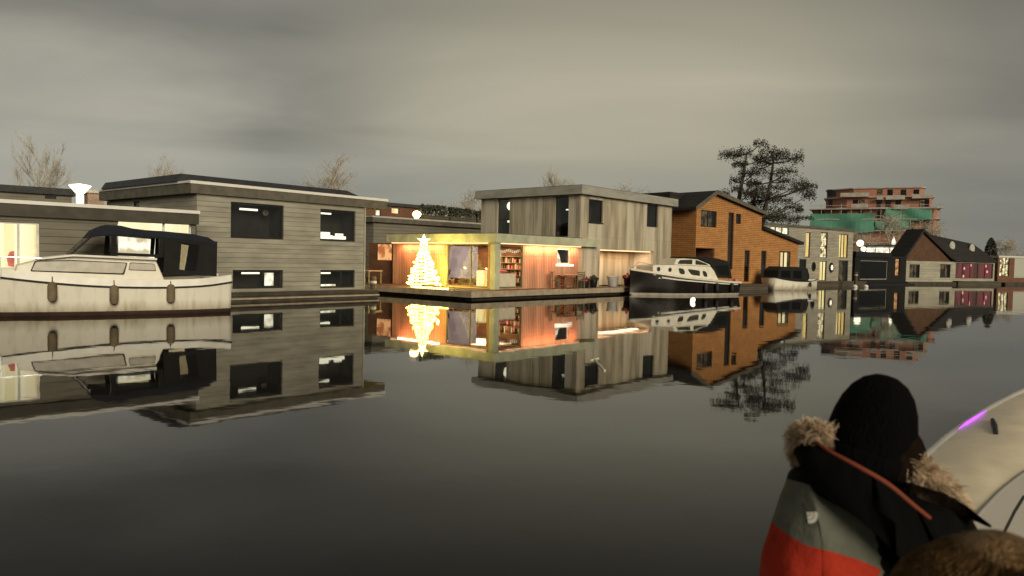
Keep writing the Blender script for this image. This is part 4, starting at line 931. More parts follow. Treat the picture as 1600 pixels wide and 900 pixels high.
def cabin_side(root_part, name, pts, yn, yc, mat, off=.012, r=.05, th=.02):
    """panel lying on the cabin side, one object on each side of the boat"""
    P = rounded(pts, r)
    MB().prism(P, lambda z: yn(z) - off, lambda z: yn(z) - off + th).build(name, mat, root_part)
    return MB().prism(P, lambda z: 2 * yc - yn(z) + off, lambda z: 2 * yc - yn(z) + off - th).build(name, mat, root_part)
def cruiser_white():
    f = Frame(gp(366, 24.6), 35); yc = 1.25
    r = empty('motor_cruiser', f.o, f.a, 'white motor cruiser with dark canvas canopy moored in front of the olive houseboat', 'boat', 'boats moored along the row')
    st = [(0, .95, 1.02, .82, -.15), (-1.0, 1.2, .9, 1.05, -.3), (-2.5, 1.25, .86, 1.12, -.4), (-4.2, 1.25, .92, 1.05, -.4), (-5.8, 1.08, 1.08, .75, -.35), (-7.2, .62, 1.28, .3, -.3), (-8.3, .03, 1.5, .01, -.15)]
    boat_hull(r, st, yc, ['antifouling', 'stained_white'], rail='rubber', rr=.03)
    # bulwark strip above the rail
    S = [[catmull([s[k] for s in st], i / 36) for k in range(3)] for i in range(37)]; q = MB()
    for sg in (-1, 1):
        for i in range(36):
            a, b = S[i], S[i + 1]; q.add([(a[0], yc + sg * a[1], a[2] + .01), (b[0], yc + sg * b[1], b[2] + .01), (b[0], yc + sg * (b[1] - .05), b[2] + .24), (a[0], yc + sg * (a[1] - .05), a[2] + .24), (a[0], yc + sg * (a[1] - .1), a[2] + .24), (b[0], yc + sg * (b[1] - .1), b[2] + .24), (b[0], yc + sg * (b[1] - .06), b[2]), (a[0], yc + sg * (a[1] - .06), a[2])], [(0, 1, 2, 3), (3, 2, 5, 4), (4, 5, 6, 7)])
    q.build('bulwark', 'white_paint', r)
    yn = lambda z: .33 + .16 * (z - 1.0); yf = lambda z: 2 * yc - yn(z)
    q = MB(); q.prism([(-2.0, .9), (-6.1, 1.0), (-6.0, 1.5), (-5.3, 1.72), (-4.6, 1.83), (-2.45, 1.76), (-2.3, 1.7)], yn, yf); cb = q.build('cabin', 'cream_paint', r, bevel=.03)
    MB().prism([(-2.3, 1.775), (-4.6, 1.85), (-5.5, 1.72), (-5.5, 1.67), (-4.6, 1.79), (-2.3, 1.715)], .27, 2 * yc - .27).build('coach_roof', 'white_paint', cb)
    plain('drawn_blind', (.40, .36, .28), .35, .2, 3)
    for P in ([(-3.22, 1.24), (-5.68, 1.33), (-5.56, 1.64), (-4.6, 1.68), (-3.12, 1.62)], [(-2.3, 1.36), (-3.1, 1.385), (-3.05, 1.63), (-2.35, 1.6)]):
        cxm = sum(p[0] for p in P) / len(P); czm = sum(p[1] for p in P) / len(P)
        cabin_side(cb, 'window_frame', P, yn, yc, 'rubber', off=.010); cabin_side(cb, 'cabin_window', [(cxm + (x - cxm) * .97, czm + (z - czm) * .82) for x, z in P], yn, yc, 'drawn_blind', off=.016)
    # windscreen and canopy over the wheelhouse
    yw = lambda z: .42 + .1 * (z - 1.8)
    q = MB(); q.prism([(-4.68, 1.85), (-4.60, 1.85), (-3.88, 2.6), (-3.96, 2.62)], yw, lambda z: 2 * yc - yw(z)); ws = q.build('windscreen', 'dusk_pane', r)
    q = MB(); q.tube([(-4.64, .42, 1.86), (-3.92, .5, 2.63), (-3.92, 2 * yc - .5, 2.63), (-4.64, 2 * yc - .42, 1.86)], .025, 6); q.tube([(-4.64, yc, 1.86), (-3.92, yc, 2.63)], .02, 6); q.tube([(-3.55, .5, 1.85), (-3.6, .52, 2.62)], .03, 6); q.tube([(-2.2, .45, 1.8), (-2.2, .5, 2.5)], .03, 6); q.build('window_frame', 'dark_frame', ws)
    top = [(-4.22, 2.36), (-4.02, 2.62), (-3.72, 2.78), (-3.3, 2.77), (-3.0, 2.70), (-2.6, 2.66), (-2.0, 2.64), (-1.2, 2.58), (-.72, 2.49), (-.45, 2.32), (-.44, 2.2), (-.8, 2.3), (-2.0, 2.42), (-3.0, 2.46), (-3.6, 2.46)]
    q = MB(); q.prism(top, .42, 2 * yc - .42); cn = q.build('canopy', 'navy_cloth', r, bevel=.03)
    # canvas sides with clear panels
    y1 = lambda z: .36 + .06 * (z - 1.2)
    def ring(name, outer, hole, mat):
        n = len(outer)
        for yy in (y1, lambda z: 2 * yc - y1(z)):
            vs = [(x, yy(z), z) for x, z in outer] + [(x, yy(z), z) for x, z in hole]; MB().add(vs, [(i, (i + 1) % n, (i + 1) % n + n, i + n) for i in range(n)]).build(name, mat, cn)
    ring('canopy_side', [(-2.1, 1.28), (-.5, 1.2), (-.44, 2.36), (-2.05, 2.5)], [(-1.62, 1.42), (-1.12, 1.36), (-1.0, 2.22), (-1.55, 2.3)], 'black_cloth')
    ring('canopy_side', [(-3.6, 1.84), (-2.1, 1.8), (-2.05, 2.52), (-3.55, 2.62)], [(-3.45, 1.93), (-2.22, 1.9), (-2.2, 2.4), (-3.42, 2.48)], 'black_cloth')
    q = MB(); q.add([(-.47, .36, 1.2), (-.47, 2 * yc - .36, 1.2), (-.44, 2 * yc - .42, 2.36), (-.44, .42, 2.36)], [(0, 1, 2, 3)]); q.build('canopy_back', 'black_cloth', cn)
    for yy in (y1, lambda z: 2 * yc - y1(z)): MB().add([(x, yy(z) + .004, z) for x, z in [(-1.62, 1.42), (-1.12, 1.36), (-1.0, 2.22), (-1.55, 2.3)]], [(0, 1, 2, 3)]).build('clear_panel', 'vinyl', cn)
    q = MB(); q.tube([(-8.1, yc, 1.55), (-7.6, yc - .45, 2.0), (-6.4, yc - .95, 1.75), (-5.4, yc - 1.0, 1.72)], .018, 6); q.tube([(-6.4, yc - .95, 1.75), (-6.4, yc - .95, 1.1)], .015, 6); q.tube([(-7.4, yc - .5, 1.95), (-7.4, yc - .5, 1.3)], .015, 6); q.build('pulpit_rail', 'steel', r, True)
    for x, z in ((-5.15, .74), (-3.55, .64), (-1.95, .66)):
        i = min(S, key=lambda s: abs(s[0] - x)); q = MB(); yy = yc - i[1] - .06
        q.lathe([(.02, -.3), (.09, -.27), (.125, -.18), (.125, .18), (.09, .27), (.03, .3)], (x, yy, z), 14); fd = q.build('fender', 'fender_cloth', r, True); MB().tube([(x, yy, z + .3), (x, yy + .05, i[2] + .2)], .012, 5).build('fender_rope', 'rubber', fd)
cruiser_white()
def cruiser_black():
    f = Frame(gp(990, 42), 28); yc = 1.35
    r = empty('motor_cruiser', f.o, f.a, 'black hulled cruiser with cream cabin and dark canopy in front of the orange houseboat', 'boat', 'boats moored along the row')
    st = [(8.6, 1.05, .80, .9, -.2), (7.4, 1.25, .84, 1.1, -.35), (5.5, 1.35, .97, 1.2, -.45), (3.6, 1.3, 1.12, 1.05, -.45), (2.4, 1.0, 1.28, .6, -.4), (1.4, .5, 1.42, .16, -.3), (0.8, .03, 1.52, .01, .1)]
    boat_hull(r, st, yc, ['boot_top', 'black_hull'], boot=.14, rail='cream_paint', rr=.075, stripe=(.3, .55, 'white_trim', 2, 24))
    yn = lambda z: .48 + .12 * (z - 1.0); yf = lambda z: 2 * yc - yn(z)
    q = MB(); q.prism([(1.9, 1.2), (6.95, .9), (6.6, 1.5), (6.35, 1.76), (3.3, 1.83), (1.95, 1.79), (1.82, 1.7)], yn, yf); cb = q.build('cabin', 'cream_paint', r, bevel=.04)
    MB().box(2.2, 6.4, .44, 2 * yc - .44, 1.0, 1.06).build('cabin_base', 'cream_paint', cb)
    for x, z in ((2.25, 1.56), (3.1, 1.53)):
        q = MB()
        for yy, s in ((yn(z) - .02, 1), (2 * yc - yn(z) + .02, -1)):
            q.prism([(x + .14 * math.cos(k * math.pi / 8), z + .14 * math.sin(k * math.pi / 8)) for k in range(16)], yy, yy + .03 * s)
        q = q.build('porthole', 'steel', cb); m = MB()
        for yy, s in ((yn(z) - .026, 1), (2 * yc - yn(z) + .026, -1)): m.prism([(x + .1 * math.cos(k * math.pi / 8), z + .1 * math.sin(k * math.pi / 8)) for k in range(16)], yy, yy + .004 * s)
        m.build('pane', 'dark_frame', q)
    cabin_side(cb, 'cabin_window', [(3.85, 1.3), (4.2, 1.26), (4.25, 1.45), (4.1, 1.62), (3.75, 1.64)], yn, yc, 'smoked_pane', r=.1)
    cabin_side(cb, 'cabin_window', [(4.75, 1.25), (5.42, 1.18), (5.42, 1.5), (4.5, 1.6), (4.55, 1.45)], yn, yc, 'dark_frame', r=.08); cabin_side(cb, 'cabin_window', [(5.72, 1.15), (6.0, 1.12), (6.0, 1.3), (5.88, 1.48), (5.62, 1.5)], yn, yc, 'dark_frame', r=.1)
    yu = lambda z: .62 + .2 * (z - 1.8); yg = lambda z: 2 * yc - yu(z)
    q = MB(); q.prism([(3.5, 1.84), (6.4, 1.77), (6.3, 1.9), (5.3, 2.22), (4.6, 2.25), (3.72, 2.18)], yu, yg); wh = q.build('wheelhouse', 'cream_paint', r, bevel=.03)
    cabin_side(wh, 'wheelhouse_window', [(3.75, 1.9), (4.9, 1.88), (4.95, 2.16), (3.98, 2.13)], yu, yc, 'smoked_pane', r=.06); cabin_side(wh, 'wheelhouse_window', [(5.15, 1.87), (6.2, 1.84), (5.95, 1.96), (5.3, 2.14), (5.2, 2.14)], yu, yc, 'smoked_pane', r=.06)
    MB().add([(3.56, .78, 1.9), (3.56, 2 * yc - .78, 1.9), (3.76, 2 * yc - .8, 2.13), (3.76, .8, 2.13)], [(0, 1, 2, 3)]).build('windscreen', 'smoked_pane', wh)
    q = MB(); q.prism([(4.4, 2.26), (5.4, 2.23), (6.3, 1.92), (6.85, 1.15), (8.1, 1.05), (7.9, 1.9), (7.7, 2.12), (6.8, 2.28), (5.6, 2.33), (4.4, 2.31)], .55, 2 * yc - .55); cn = q.build('canopy', 'black_cloth', r, bevel=.05)
    for yy in (.535, 2 * yc - .535): MB().add([(x, yy, z) for x, z in [(6.6, 1.8), (7.0, 1.3), (7.85, 1.2), (7.7, 1.9)]], [(0, 1, 2, 3)]).build('clear_panel', 'vinyl', cn)
    q = MB(); q.tube([(8.55, yc, .8), (8.7, yc, 1.5)], .015, 5); p = q.build('flag_pole', 'rail_wood', r); MB().box(8.2, 8.45, .35, .6, .82, 1.0).build('lifebuoy', 'pink_petals', r)
    for x in (5.4, 6.3, 7.6):
        q = MB(); q.lathe([(.02, -.28), (.09, -.24), (.12, -.15), (.12, .15), (.09, .24), (.03, .28)], (x, -.06 if x < 7 else .02, .5), 14); q.build('fender', 'rubber', r, True)
    q = MB(); q.tube([(.9, yc, 1.58), (1.2, yc - .3, 1.95), (1.9, yc - .7, 1.8), (2.0, yc - .75, 1.25)], .016, 5); q.build('pulpit_rail', 'steel', r, True)
cruiser_black()
def sloop_white():
    f = Frame(gp(1217, 56), 30); yc = .95
    r = empty('sloop', f.o, f.a, 'small cream open sloop with a black cuddy cover by the orange wing', 'boat', 'boats moored along the row')
    st = [(0, .7, .98, .55, -.1), (.8, .9, .84, .78, -.25), (2.2, .97, .72, .86, -.35), (3.7, .85, .72, .62, -.3), (4.9, .48, .8, .22, -.2), (5.65, .03, .9, .01, .05)]
    boat_hull(r, st, yc, ['boot_top', 'stained_white'], boot=.1, rail='rubber', rr=.035)
    q = MB(); q.prism([(.25, .85), (3.75, .72), (3.9, 1.1), (3.62, 1.72), (3.2, 1.8), (.75, 1.82), (.3, 1.55)], .22, 2 * yc - .22); cn = q.build('canopy', 'black_cloth', r, bevel=.09)
    cabin_side(cn, 'clear_panel', [(.55, 1.0), (1.6, .95), (1.55, 1.5), (.6, 1.5)], lambda z: .22, yc, 'smoked_pane'); cabin_side(cn, 'clear_panel', [(1.9, .95), (2.9, .9), (2.85, 1.5), (1.95, 1.5)], lambda z: .22, yc, 'smoked_pane')
    q = MB(); q.prism([(3.3, .76), (4.5, .76), (4.4, .86), (3.3, .86)], .25, 2 * yc - .25); fd = q.build('fore_deck', 'white_paint', r)
    q = MB(); q.add([(3.7, .3, .87), (4.15, .45, .87), (4.15, 2 * yc - .45, .87), (3.7, 2 * yc - .3, .87), (3.62, .32, 1.3), (3.95, .48, 1.32), (3.95, 2 * yc - .48, 1.32), (3.62, 2 * yc - .32, 1.3)], [(0, 1, 5, 4), (1, 2, 6, 5), (2, 3, 7, 6)]); ws = q.build('windscreen', 'vinyl', r)
    q = MB(); P = [(3.7, .3, .87), (3.62, .32, 1.3), (3.95, .48, 1.32), (3.95, 2 * yc - .48, 1.32), (3.62, 2 * yc - .32, 1.3)]; q.tube(P, .03, 6); q.build('frame', 'white_trim', ws)
    q = MB(); q.lathe([(.02, -.2), (.08, -.16), (.1, 0), (.08, .16), (.02, .2)], (3.7, .02, .45), 12); q.build('fender', 'rubber', r, True)
    MB().ball((3.45, .4, 1.25), .11).build('helm_lamp', 'lit_dim', r)
sloop_white()
def water_glints():
    p = onz(1081, 472, 0); r = tag(MB().lathe([(.03, -.06), (.1, .0), (.13, .12), (.09, .22), (.02, .26)], (0, 0, 0), 16).build('glint', 'soft_glow', None, True, loc=p), 'small glowing blob added on the water as a lamp reflection beside the black hulled cruiser', 'glint')  # added glowing blob stands in for a lamp's reflection on the water
    r.rotation_euler = (0, R(25), 0)
    a = onz(929, 562, 0); b = onz(945, 580, 0); c = onz(939, 560, 0); m = MB(); m.tube([a - a, (b - a)], .02, 6); m.tube([(c - a) * .6, (c - a) * -.6 + (b - a) * .05], .018, 6)
    tag(m.build('glint_trail', 'cream_paint', None, loc=(a.x, a.y, .01)), 'pale forked mark added on the open water as a reflected light trail', 'light_streak')  # added pale sticks stand in for the trail of a reflected light
water_glints()
# mooring posts and lights low at the pale houseboat
for px, py, D, h, lab in ((1337, 443, 71, 1.35, 'thick timber mooring post between the pale and black houseboats'), (583, 460, 37.5, .9, 'short timber mooring post at the right end of the grey houseboat')):
    p = at(px, py, D); r = empty('mooring_post', (p.x, p.y, 0), 0, lab, 'post', 'mooring posts')
    MB().lathe([(.14, -1.2), (.15, h), (.1, h + .05)], (0, 0, 0), 12).build('post', 'planks', r, True); MB().lathe([(.17, h - .3), (.17, h - .18)], (0, 0, 0), 12).build('band', 'zinc', r)
for px, lab in ((1336, 'small round white float beside the thick mooring post'), (1353, 'small round white float below the big black window')):
    p = onz(px, 447.5, .1); tag(MB().lathe([(.05, -.14), (.2, -.05), (.22, .05), (.12, .17), (.03, .2)], (0, 0, 0), 14).build('float', 'white_paint', None, True, loc=(p.x, p.y, .06)), lab, 'float', 'white floats in the water')

# ------------------------------------------------------------------ the boat we ride in
def smooth_line(pts, n):
    out = []
    for i in range(n + 1): t = i / n; out.append(Vector([catmull([p[k] for p in pts], t) for k in range(3)]))
    return out
def own_boat():
    r = empty('tour_boat', (0, 0, 0), 0, 'pale open tour boat with raised white foredeck in the foreground', 'boat')
    OUT = [(1452, 712, 1.14), (1475, 692, 1.155), (1500, 673, 1.175), (1530, 652, 1.20), (1562, 633, 1.225), (1600, 614, 1.25), (1660, 589, 1.275), (1740, 566, 1.30), (1850, 546, 1.32)]
    INN = [(1510, 828, 1.13), (1524, 812, 1.14), (1540, 794, 1.15), (1560, 773, 1.16), (1580, 756, 1.17), (1605, 738, 1.18), (1650, 714, 1.19), (1720, 692, 1.2), (1830, 672, 1.2)]
    out = [onz(*p) for p in OUT]; inn = [onz(*p) for p in INN]
    port = [Vector((-2.6, -2.2, 1.0)), Vector((-1.1, -.25, 1.02)), Vector((-.15, .95, 1.05)), onz(1200, 925, 1.08), onz(1360, 785, 1.115)] + out
    e = port[-1]; port += [e + Vector((.7, .3, .03)), e + Vector((1.3, .42, .05))]
    NP = 90; Lp = smooth_line(port, NP); ax = Vector((.62, .785, 0)).normalized(); nr = Vector((.785, -.62, 0)).normalized(); c0 = Lp[-1]
    def mirror(v): return v - nr * (2 * (v - c0).dot(nr))
    q = MB()
    for fn in (lambda v: v, mirror):
        for i in range(NP):
            a, b = fn(Lp[i]), fn(Lp[i + 1]); ca = c0 + ax * (a - c0).dot(ax); cb = c0 + ax * (b - c0).dot(ax)
            la, lb = ca.lerp(a, .86), cb.lerp(b, .86); la.z = lb.z = -.3
            q.add([a, b, lb, la], [(0, 1, 2, 3)])
    a, b = Lp[0], mirror(Lp[0]); q.add([a, b, Vector((b.x, b.y, -.3)), Vector((a.x, a.y, -.3))], [(0, 1, 2, 3)]); q.build('hull', 'white_paint', r)
    # raised foredeck: from the gunwale to the cockpit edge
    dk = MB(); n = 32; m_ = 10; G = []
    for i in range(n + 1):
        t = i / n; o = Vector([catmull([v[k] for v in out], t) for k in range(3)]) + Vector((0, 0, .015)); w = Vector([catmull([v[k] for v in inn], t) for k in range(3)])
        G.append([o.lerp(w, j / m_) + Vector((0, 0, .025 * math.sin(math.pi * j / m_))) for j in range(m_ + 1)])
    for i in range(n):
        for j in range(m_): dk.add([G[i][j], G[i + 1][j], G[i + 1][j + 1], G[i][j + 1]], [(0, 1, 2, 3)])
    for j in range(m_): a, b = G[0][j], G[0][j + 1]; dk.add([a, b, Vector((b.x, b.y, .7)), Vector((a.x, a.y, .7))], [(0, 1, 2, 3)])
    fd = dk.build('foredeck', plain('gel_coat', (.80, .68, .48), .38, .14, 5, bump=.05, bscale=60), r, True)
    b2 = bmesh.new(); b2.from_mesh(fd.data); bmesh.ops.remove_doubles(b2, verts=b2.verts, dist=.0005); bmesh.ops.recalc_face_normals(b2, faces=b2.faces); b2.to_mesh(fd.data); b2.free(); fd.data.set_sharp_from_angle(angle=R(40))
    a = onz(1551, 656, 1.235); b = onz(1556, 678, 1.225); MB().tube([a, (a + b) / 2 + Vector((0, 0, .008)), b], [.010, .014, .010], 8).build('fairlead', 'rubber', r, True)
    bk = MB()
    for i in range(n): a, b = G[i][m_], G[i + 1][m_]; bk.add([a, b, Vector((b.x, b.y, .4)), Vector((a.x, a.y, .4))], [(0, 1, 2, 3)])
    bk.build('bulkhead', plain('grey_gel', (.34, .32, .28), .5, .08, 2), r)  # grey colour holds the shade on this face
    MB().tube([g[m_] + Vector((0, 0, .003)) for g in G], .007, 8).build('deck_edging', 'grey_gel', r, True)
    # black door seam on the bulkhead
    def bulk(px, py):
        d = ray(px, py); best = None
        for i in range(n):
            a, b = G[i][m_], G[i + 1][m_]; t_ = Vector((b.x - a.x, b.y - a.y, 0)).normalized(); nn = Vector((-t_.y, t_.x, 0)); k = (a - CAM).dot(nn) / d.dot(nn); p = CAM + d * k; u = (p - a).dot(t_)
            if -.02 <= u <= (b - a).length + .02 and k > 0: best = p
        return best
    sp = [bulk(1599, 776), bulk(1584, 800), bulk(1568, 832)]
    if all(sp): MB().tube([p + (CAM - p).normalized() * .006 for p in sp], .007, 6).build('door_seam', 'rubber', r)
    MB().tube([v + Vector((0, 0, .008)) for v in Lp], .022, 10).build('gunwale', plain('gunwale_paint', (.42, .40, .37), .35, .1), r, True)
    vs = smooth_line([onz(1497, 676, 1.18), onz(1511, 666, 1.19), onz(1526, 656, 1.205), onz(1541, 646, 1.215)], 10)
    MB().tube([x + Vector((0, 0, .018)) for x in vs], [.001, .003, .005, .007, .007, .007, .007, .006, .005, .003, .001], 8).build('light_strip', 'violet', r, True)
    # sole and benches
    fl = MB(); fl.slab([tuple((Lp[i] + nr * .1).xy) for i in range(2, 40)] + [tuple((Lp[39] + nr * 1.3).xy), tuple((Lp[2] + nr * 2.2).xy)], .36, .42); fl.build('sole', 'planks', r)
    bn_ = MB(); bn_.box(-.3, 1.0, -.22, .22, .62, .82); o = bn_.build('bench', 'grey_gel', r, bevel=.02); o.location = (.75, 1.62, 0); o.rotation_euler = (0, 0, R(-37))
    bn_ = MB(); bn_.box(-.5, 1.0, -.22, .22, .62, .76); bn_.box(-.4, -.3, -.2, .2, .42, .618); bn_.box(.8, .9, -.2, .2, .42, .618); o = bn_.build('bench', 'grey_gel', r, bevel=.02); o.location = (.6, .85, 0); o.rotation_euler = (0, 0, R(-20))
    bs = MB(); bs.box(-.2, -.1, -.2, .2, .42, .618); bs.box(.8, .9, -.2, .2, .42, .618); o = bs.build('bench_leg', 'grey_gel', r); o.location = (.75, 1.62, 0); o.rotation_euler = (0, 0, R(-37))
    return r, G
own, FD = own_boat()

# ------------------------------------------------------------------ people
def skinned(name, verts, edges, mats, parent=None, sub=2, paint=None, bumpy=0, seed=1):
    me = bpy.data.meshes.new(name); me.from_pydata([v[0] for v in verts], edges, []); o = bpy.data.objects.new(name, me); COL.objects.link(o)
    o.modifiers.new('skin', 'SKIN')
    for i, v in enumerate(verts):
        q = me.skin_vertices[0].data[i]; rr = v[1]; q.radius = rr if isinstance(rr, tuple) else (rr, rr); q.use_root = i == 0
    s = o.modifiers.new('sub', 'SUBSURF'); s.levels = sub; s.render_levels = sub
    dg = bpy.context.evaluated_depsgraph_get(); dg.update(); nm = bpy.data.meshes.new_from_object(o.evaluated_get(dg)); bpy.data.objects.remove(o); nm.name = name
    for m in (mats if isinstance(mats, (list, tuple)) else [mats]): nm.materials.append(MATS[m] if isinstance(m, str) else m)
    if bumpy:
        for v in nm.vertices:
            k = noise.noise(v.co * 9 + Vector((seed, 0, 0))) * .6 + noise.noise(v.co * 21) * .4; v.co += v.normal * k * bumpy
    if paint:
        for p in nm.polygons: p.material_index = paint(p.center)
    nm.polygons.foreach_set('use_smooth', [True] * len(nm.polygons))
    ob = bpy.data.objects.new(name, nm); COL.objects.link(ob)
    if parent is not None: ob.parent = parent
    return ob
def sitter_body(name, label, loc, rotz, head_h):
    """a seated adult, hips at the origin of the figure, facing +y"""
    h = head_h
    V = [((0, 0, .1), (.15, .12)), ((0, -.01, .28), (.13, .1)), ((0, -.02, .45), (.15, .1)), ((0, .0, .57), (.07, .065)), ((0, .02, .65), (.055, .055)), ((0, .03, .74), (.075, .085)), ((0, .035, .83), (.078, .092)),
         ((-.15, .0, .5), .05), ((-.2, -.02, .3), .042), ((-.17, .18, .16), .036), ((-.1, .3, .13), .028), ((.15, .0, .5), .05), ((.2, -.02, .3), .042), ((.17, .18, .16), .036), ((.1, .3, .13), .028),
         ((-.1, .08, .08), .085), ((-.12, .45, .09), .06), ((-.12, .46, -.32), .04), ((-.12, .58, -.36), .035), ((.1, .08, .08), .085), ((.12, .45, .09), .06), ((.12, .46, -.32), .04), ((.12, .58, -.36), .035),
         ((0, .13, .745), (.014, .018))]
    E = [(0, 1), (1, 2), (2, 3), (3, 4), (4, 5), (5, 6), (2, 7), (7, 8), (8, 9), (9, 10), (2, 11), (11, 12), (12, 13), (13, 14), (0, 15), (15, 16), (16, 17), (17, 18), (0, 19), (19, 20), (20, 21), (21, 22), (5, 23)]
    for sg in (-1, 1):      # hands: palm chains with four fingers and a thumb
        w = 10 if sg < 0 else 14; b = V[w][0]
        for k in range(5):
            o = len(V); L_ = (.034, .07, .078, .072, .055)[k]; dx = sg * (-.03 + .018 * k) * -1
            if k == 0: V += [((b[0] - sg * .03, b[1] + .02, b[2]), .011), ((b[0] - sg * .05, b[1] + .05, b[2] - .01), .009)]
            else: V += [((b[0] + dx, b[1] + .05, b[2]), .010), ((b[0] + dx, b[1] + .05 + L_ * .6, b[2] - .012), .008), ((b[0] + dx * .9, b[1] + .05 + L_, b[2] - .035), .007)]
            E += [(w, o), (o, o + 1)] + ([(o + 1, o + 2)] if k else [])
    ob = skinned(name, V, E, 'skin'); ob.location = loc; ob.rotation_euler = (0, 0, rotz); return tag(ob, label, 'person')
def fur(mb, path, width, clumps, per, length, rnd, out):
    """soft fur in pointed clumps: every clump's strands lean together and meet near its tip"""
    for q in range(clumps):
        t = rnd.random() * (len(path) - 1); k = min(len(path) - 2, int(t)); c0 = path[k].lerp(path[k + 1], t - k)
        d = Vector((rnd.gauss(0, 1), rnd.gauss(0, 1), rnd.gauss(0, 1))).normalized(); c0 = c0 + d * width * rnd.uniform(.55, 1.0)
        g0 = (d + out * .35 + Vector((rnd.gauss(0, .45), rnd.gauss(0, .45), rnd.gauss(0, .45)))).normalized() * length * rnd.uniform(.6, 1.25); tip = c0 + g0 + Vector((0, 0, -.008)); mi = 0 if rnd.random() < .55 else 1
        for i in range(per):
            o = Vector((rnd.gauss(0, 1), rnd.gauss(0, 1), rnd.gauss(0, 1))) * .0065; c = c0 + o - d * .006; e = tip + o * .35 * rnd.uniform(.2, 2.2) + Vector((rnd.gauss(0, .002), rnd.gauss(0, .002), rnd.gauss(0, .002)))
            s = (e - c).orthogonal().normalized() * .0008; m1 = c.lerp(e, .55) + o * .25; mb.add([c - s, c + s, m1 + s * .8, m1 - s * .8, e], [(0, 1, 2, 3), (3, 2, 4)], mi)
    for i in range(60):
        t = (len(path) - 1) * i / 60; k = min(len(path) - 2, int(t)); c = path[k].lerp(path[k + 1], t - k); mb.ball(c, width * rnd.uniform(.7, .95), 8, 1)
def person_back():
    loc = Vector((.835, 1.66, .83)); fz = R(-14)
    ob = sitter_body('person', 'person seen from behind in a black beanie and black, grey and red padded jacket', loc, fz, .85)
    plain('beanie_knit', (.003, .003, .003), 1.0, .2, 30, bump=.5, bscale=160, spec=.05, stretch=(1, 1, .3)); plain('jacket_black', (.004, .004, .004), .9, .2, spec=.04); plain('jacket_grey', (.085, .088, .066), .85, .12, bump=.15, bscale=30, spec=.2); plain('jacket_red', (.42, .035, .018), .8, .12, bump=.15, bscale=30, spec=.2); plain('hood_trim', (.18, .036, .014), .8, .15)
    plain('fur_light', (.58, .44, .29), .9, .2); plain('fur_dark', (.3, .2, .12), .9, .2); plain('trousers', (.02, .02, .025), .9)
    # jacket: torso and sleeves in one shell, colour blocked panels with curved seams
    V = [((0, 0, .04), (.22, .18)), ((0, -.01, .24), (.215, .18)), ((0, -.02, .50), (.2, .165)), ((.0, -.01, .63), (.15, .13)), ((.0, .0, .70), (.11, .10)),
         ((-.125, -.03, .62), (.13, .125)), ((-.152, -.06, .475), (.112, .11)), ((-.148, -.05, .25), (.102, .105)), ((-.19, .12, .15), (.09, .09)), ((-.12, .25, .14), (.07, .07)), ((.165, -.01, .53), (.14, .13)), ((.215, -.02, .37), (.12, .12)), ((.23, -.01, .22), (.11, .11)), ((.19, .12, .15), (.09, .09)), ((.12, .25, .14), (.07, .07))]
    E = [(0, 1), (1, 2), (2, 3), (3, 4), (2, 5), (5, 6), (6, 7), (7, 8), (8, 9), (2, 10), (10, 11), (11, 12), (12, 13), (13, 14)]
    mw = Matrix.Translation(loc) @ Matrix.Rotation(fz, 4, 'Z')
    def lerpline(pts, x):
        if x <= pts[0][0]: return pts[0][1]
        for (x0, y0), (x1, y1) in zip(pts, pts[1:]):
            if x <= x1: return y0 + (y1 - y0) * (x - x0) / (x1 - x0)
        return pts[-1][1] + 400 * (x - pts[-1][0])
    j = skinned('jacket', V, E, 'jacket_black', ob, 4, None, .006, 3)
    # curved seams of the colour blocks, kept with the cloth as signed distances
    sy = j.data.attributes.new('seam_yoke', 'FLOAT', 'POINT'); sr = j.data.attributes.new('seam_red', 'FLOAT', 'POINT')
    for i, v in enumerate(j.data.vertices):
        x, y = proj(mw @ v.co)
        yk = y - lerpline([(1200, 740), (1262, 757), (1300, 770), (1330, 787), (1352, 806), (1368, 830), (1378, 875)], x) if x < 1390 else -50
        if v.co.x > 0: yk = min(yk, -50 * v.co.x)
        sy.data[i].value = max(-60, min(60, yk)); sr.data[i].value = max(-60, min(60, y - lerpline([(1195, 800), (1213, 822), (1235, 838), (1258, 852), (1300, 862), (1340, 874), (1378, 890)], x)))
    m_, nt, out = newmat('jacket_cloth'); L = nt.links.new
    def att(n): q = node(nt, 'ShaderNodeAttribute', attribute_name=n); return fmath(nt, 'GREATER_THAN', q.outputs['Fac'], 0.0)
    tc = node(nt, 'ShaderNodeTexCoord'); nz = node(nt, 'ShaderNodeTexNoise'); nz.inputs['Scale'].default_value = 14; nz.inputs['Detail'].default_value = 4; L(tc.outputs['Object'], nz.inputs['Vector'])
    col = mixc(nt, att('seam_yoke'), (.004, .004, .004), mixc(nt, att('seam_red'), (.125, .128, .10), (.40, .036, .018))); col = mixc(nt, .35, col, ramp(nt, nz.outputs[0], [(.3, (.5, .5, .5)), (.7, (1.4, 1.4, 1.4))]), 'MULTIPLY')
    bs = node(nt, 'ShaderNodeBsdfPrincipled'); L(col, bs.inputs['Base Color']); bs.inputs['Roughness'].default_value = .8; bs.inputs['Specular IOR Level'].default_value = .06
    bp = node(nt, 'ShaderNodeBump'); bp.inputs["Strength"].default_value = .7; bp.inputs["Distance"].default_value = .02; L(nz.outputs[0], bp.inputs['Height']); L(bp.outputs[0], bs.inputs['Normal']); L(bs.outputs[0], out.inputs[0]); j.data.materials[0] = m_
    # beanie
    m = MB(); prof = [(.084, -.102), (.0915, -.098), (.0925, -.08), (.0915, -.04), (.087, -.005), (.078, .03), (.064, .060), (.046, .081), (.024, .0935), (.004, .097)]
    m.lathe(prof, (0, 0, 0), 40, 0, 1, 1.08)
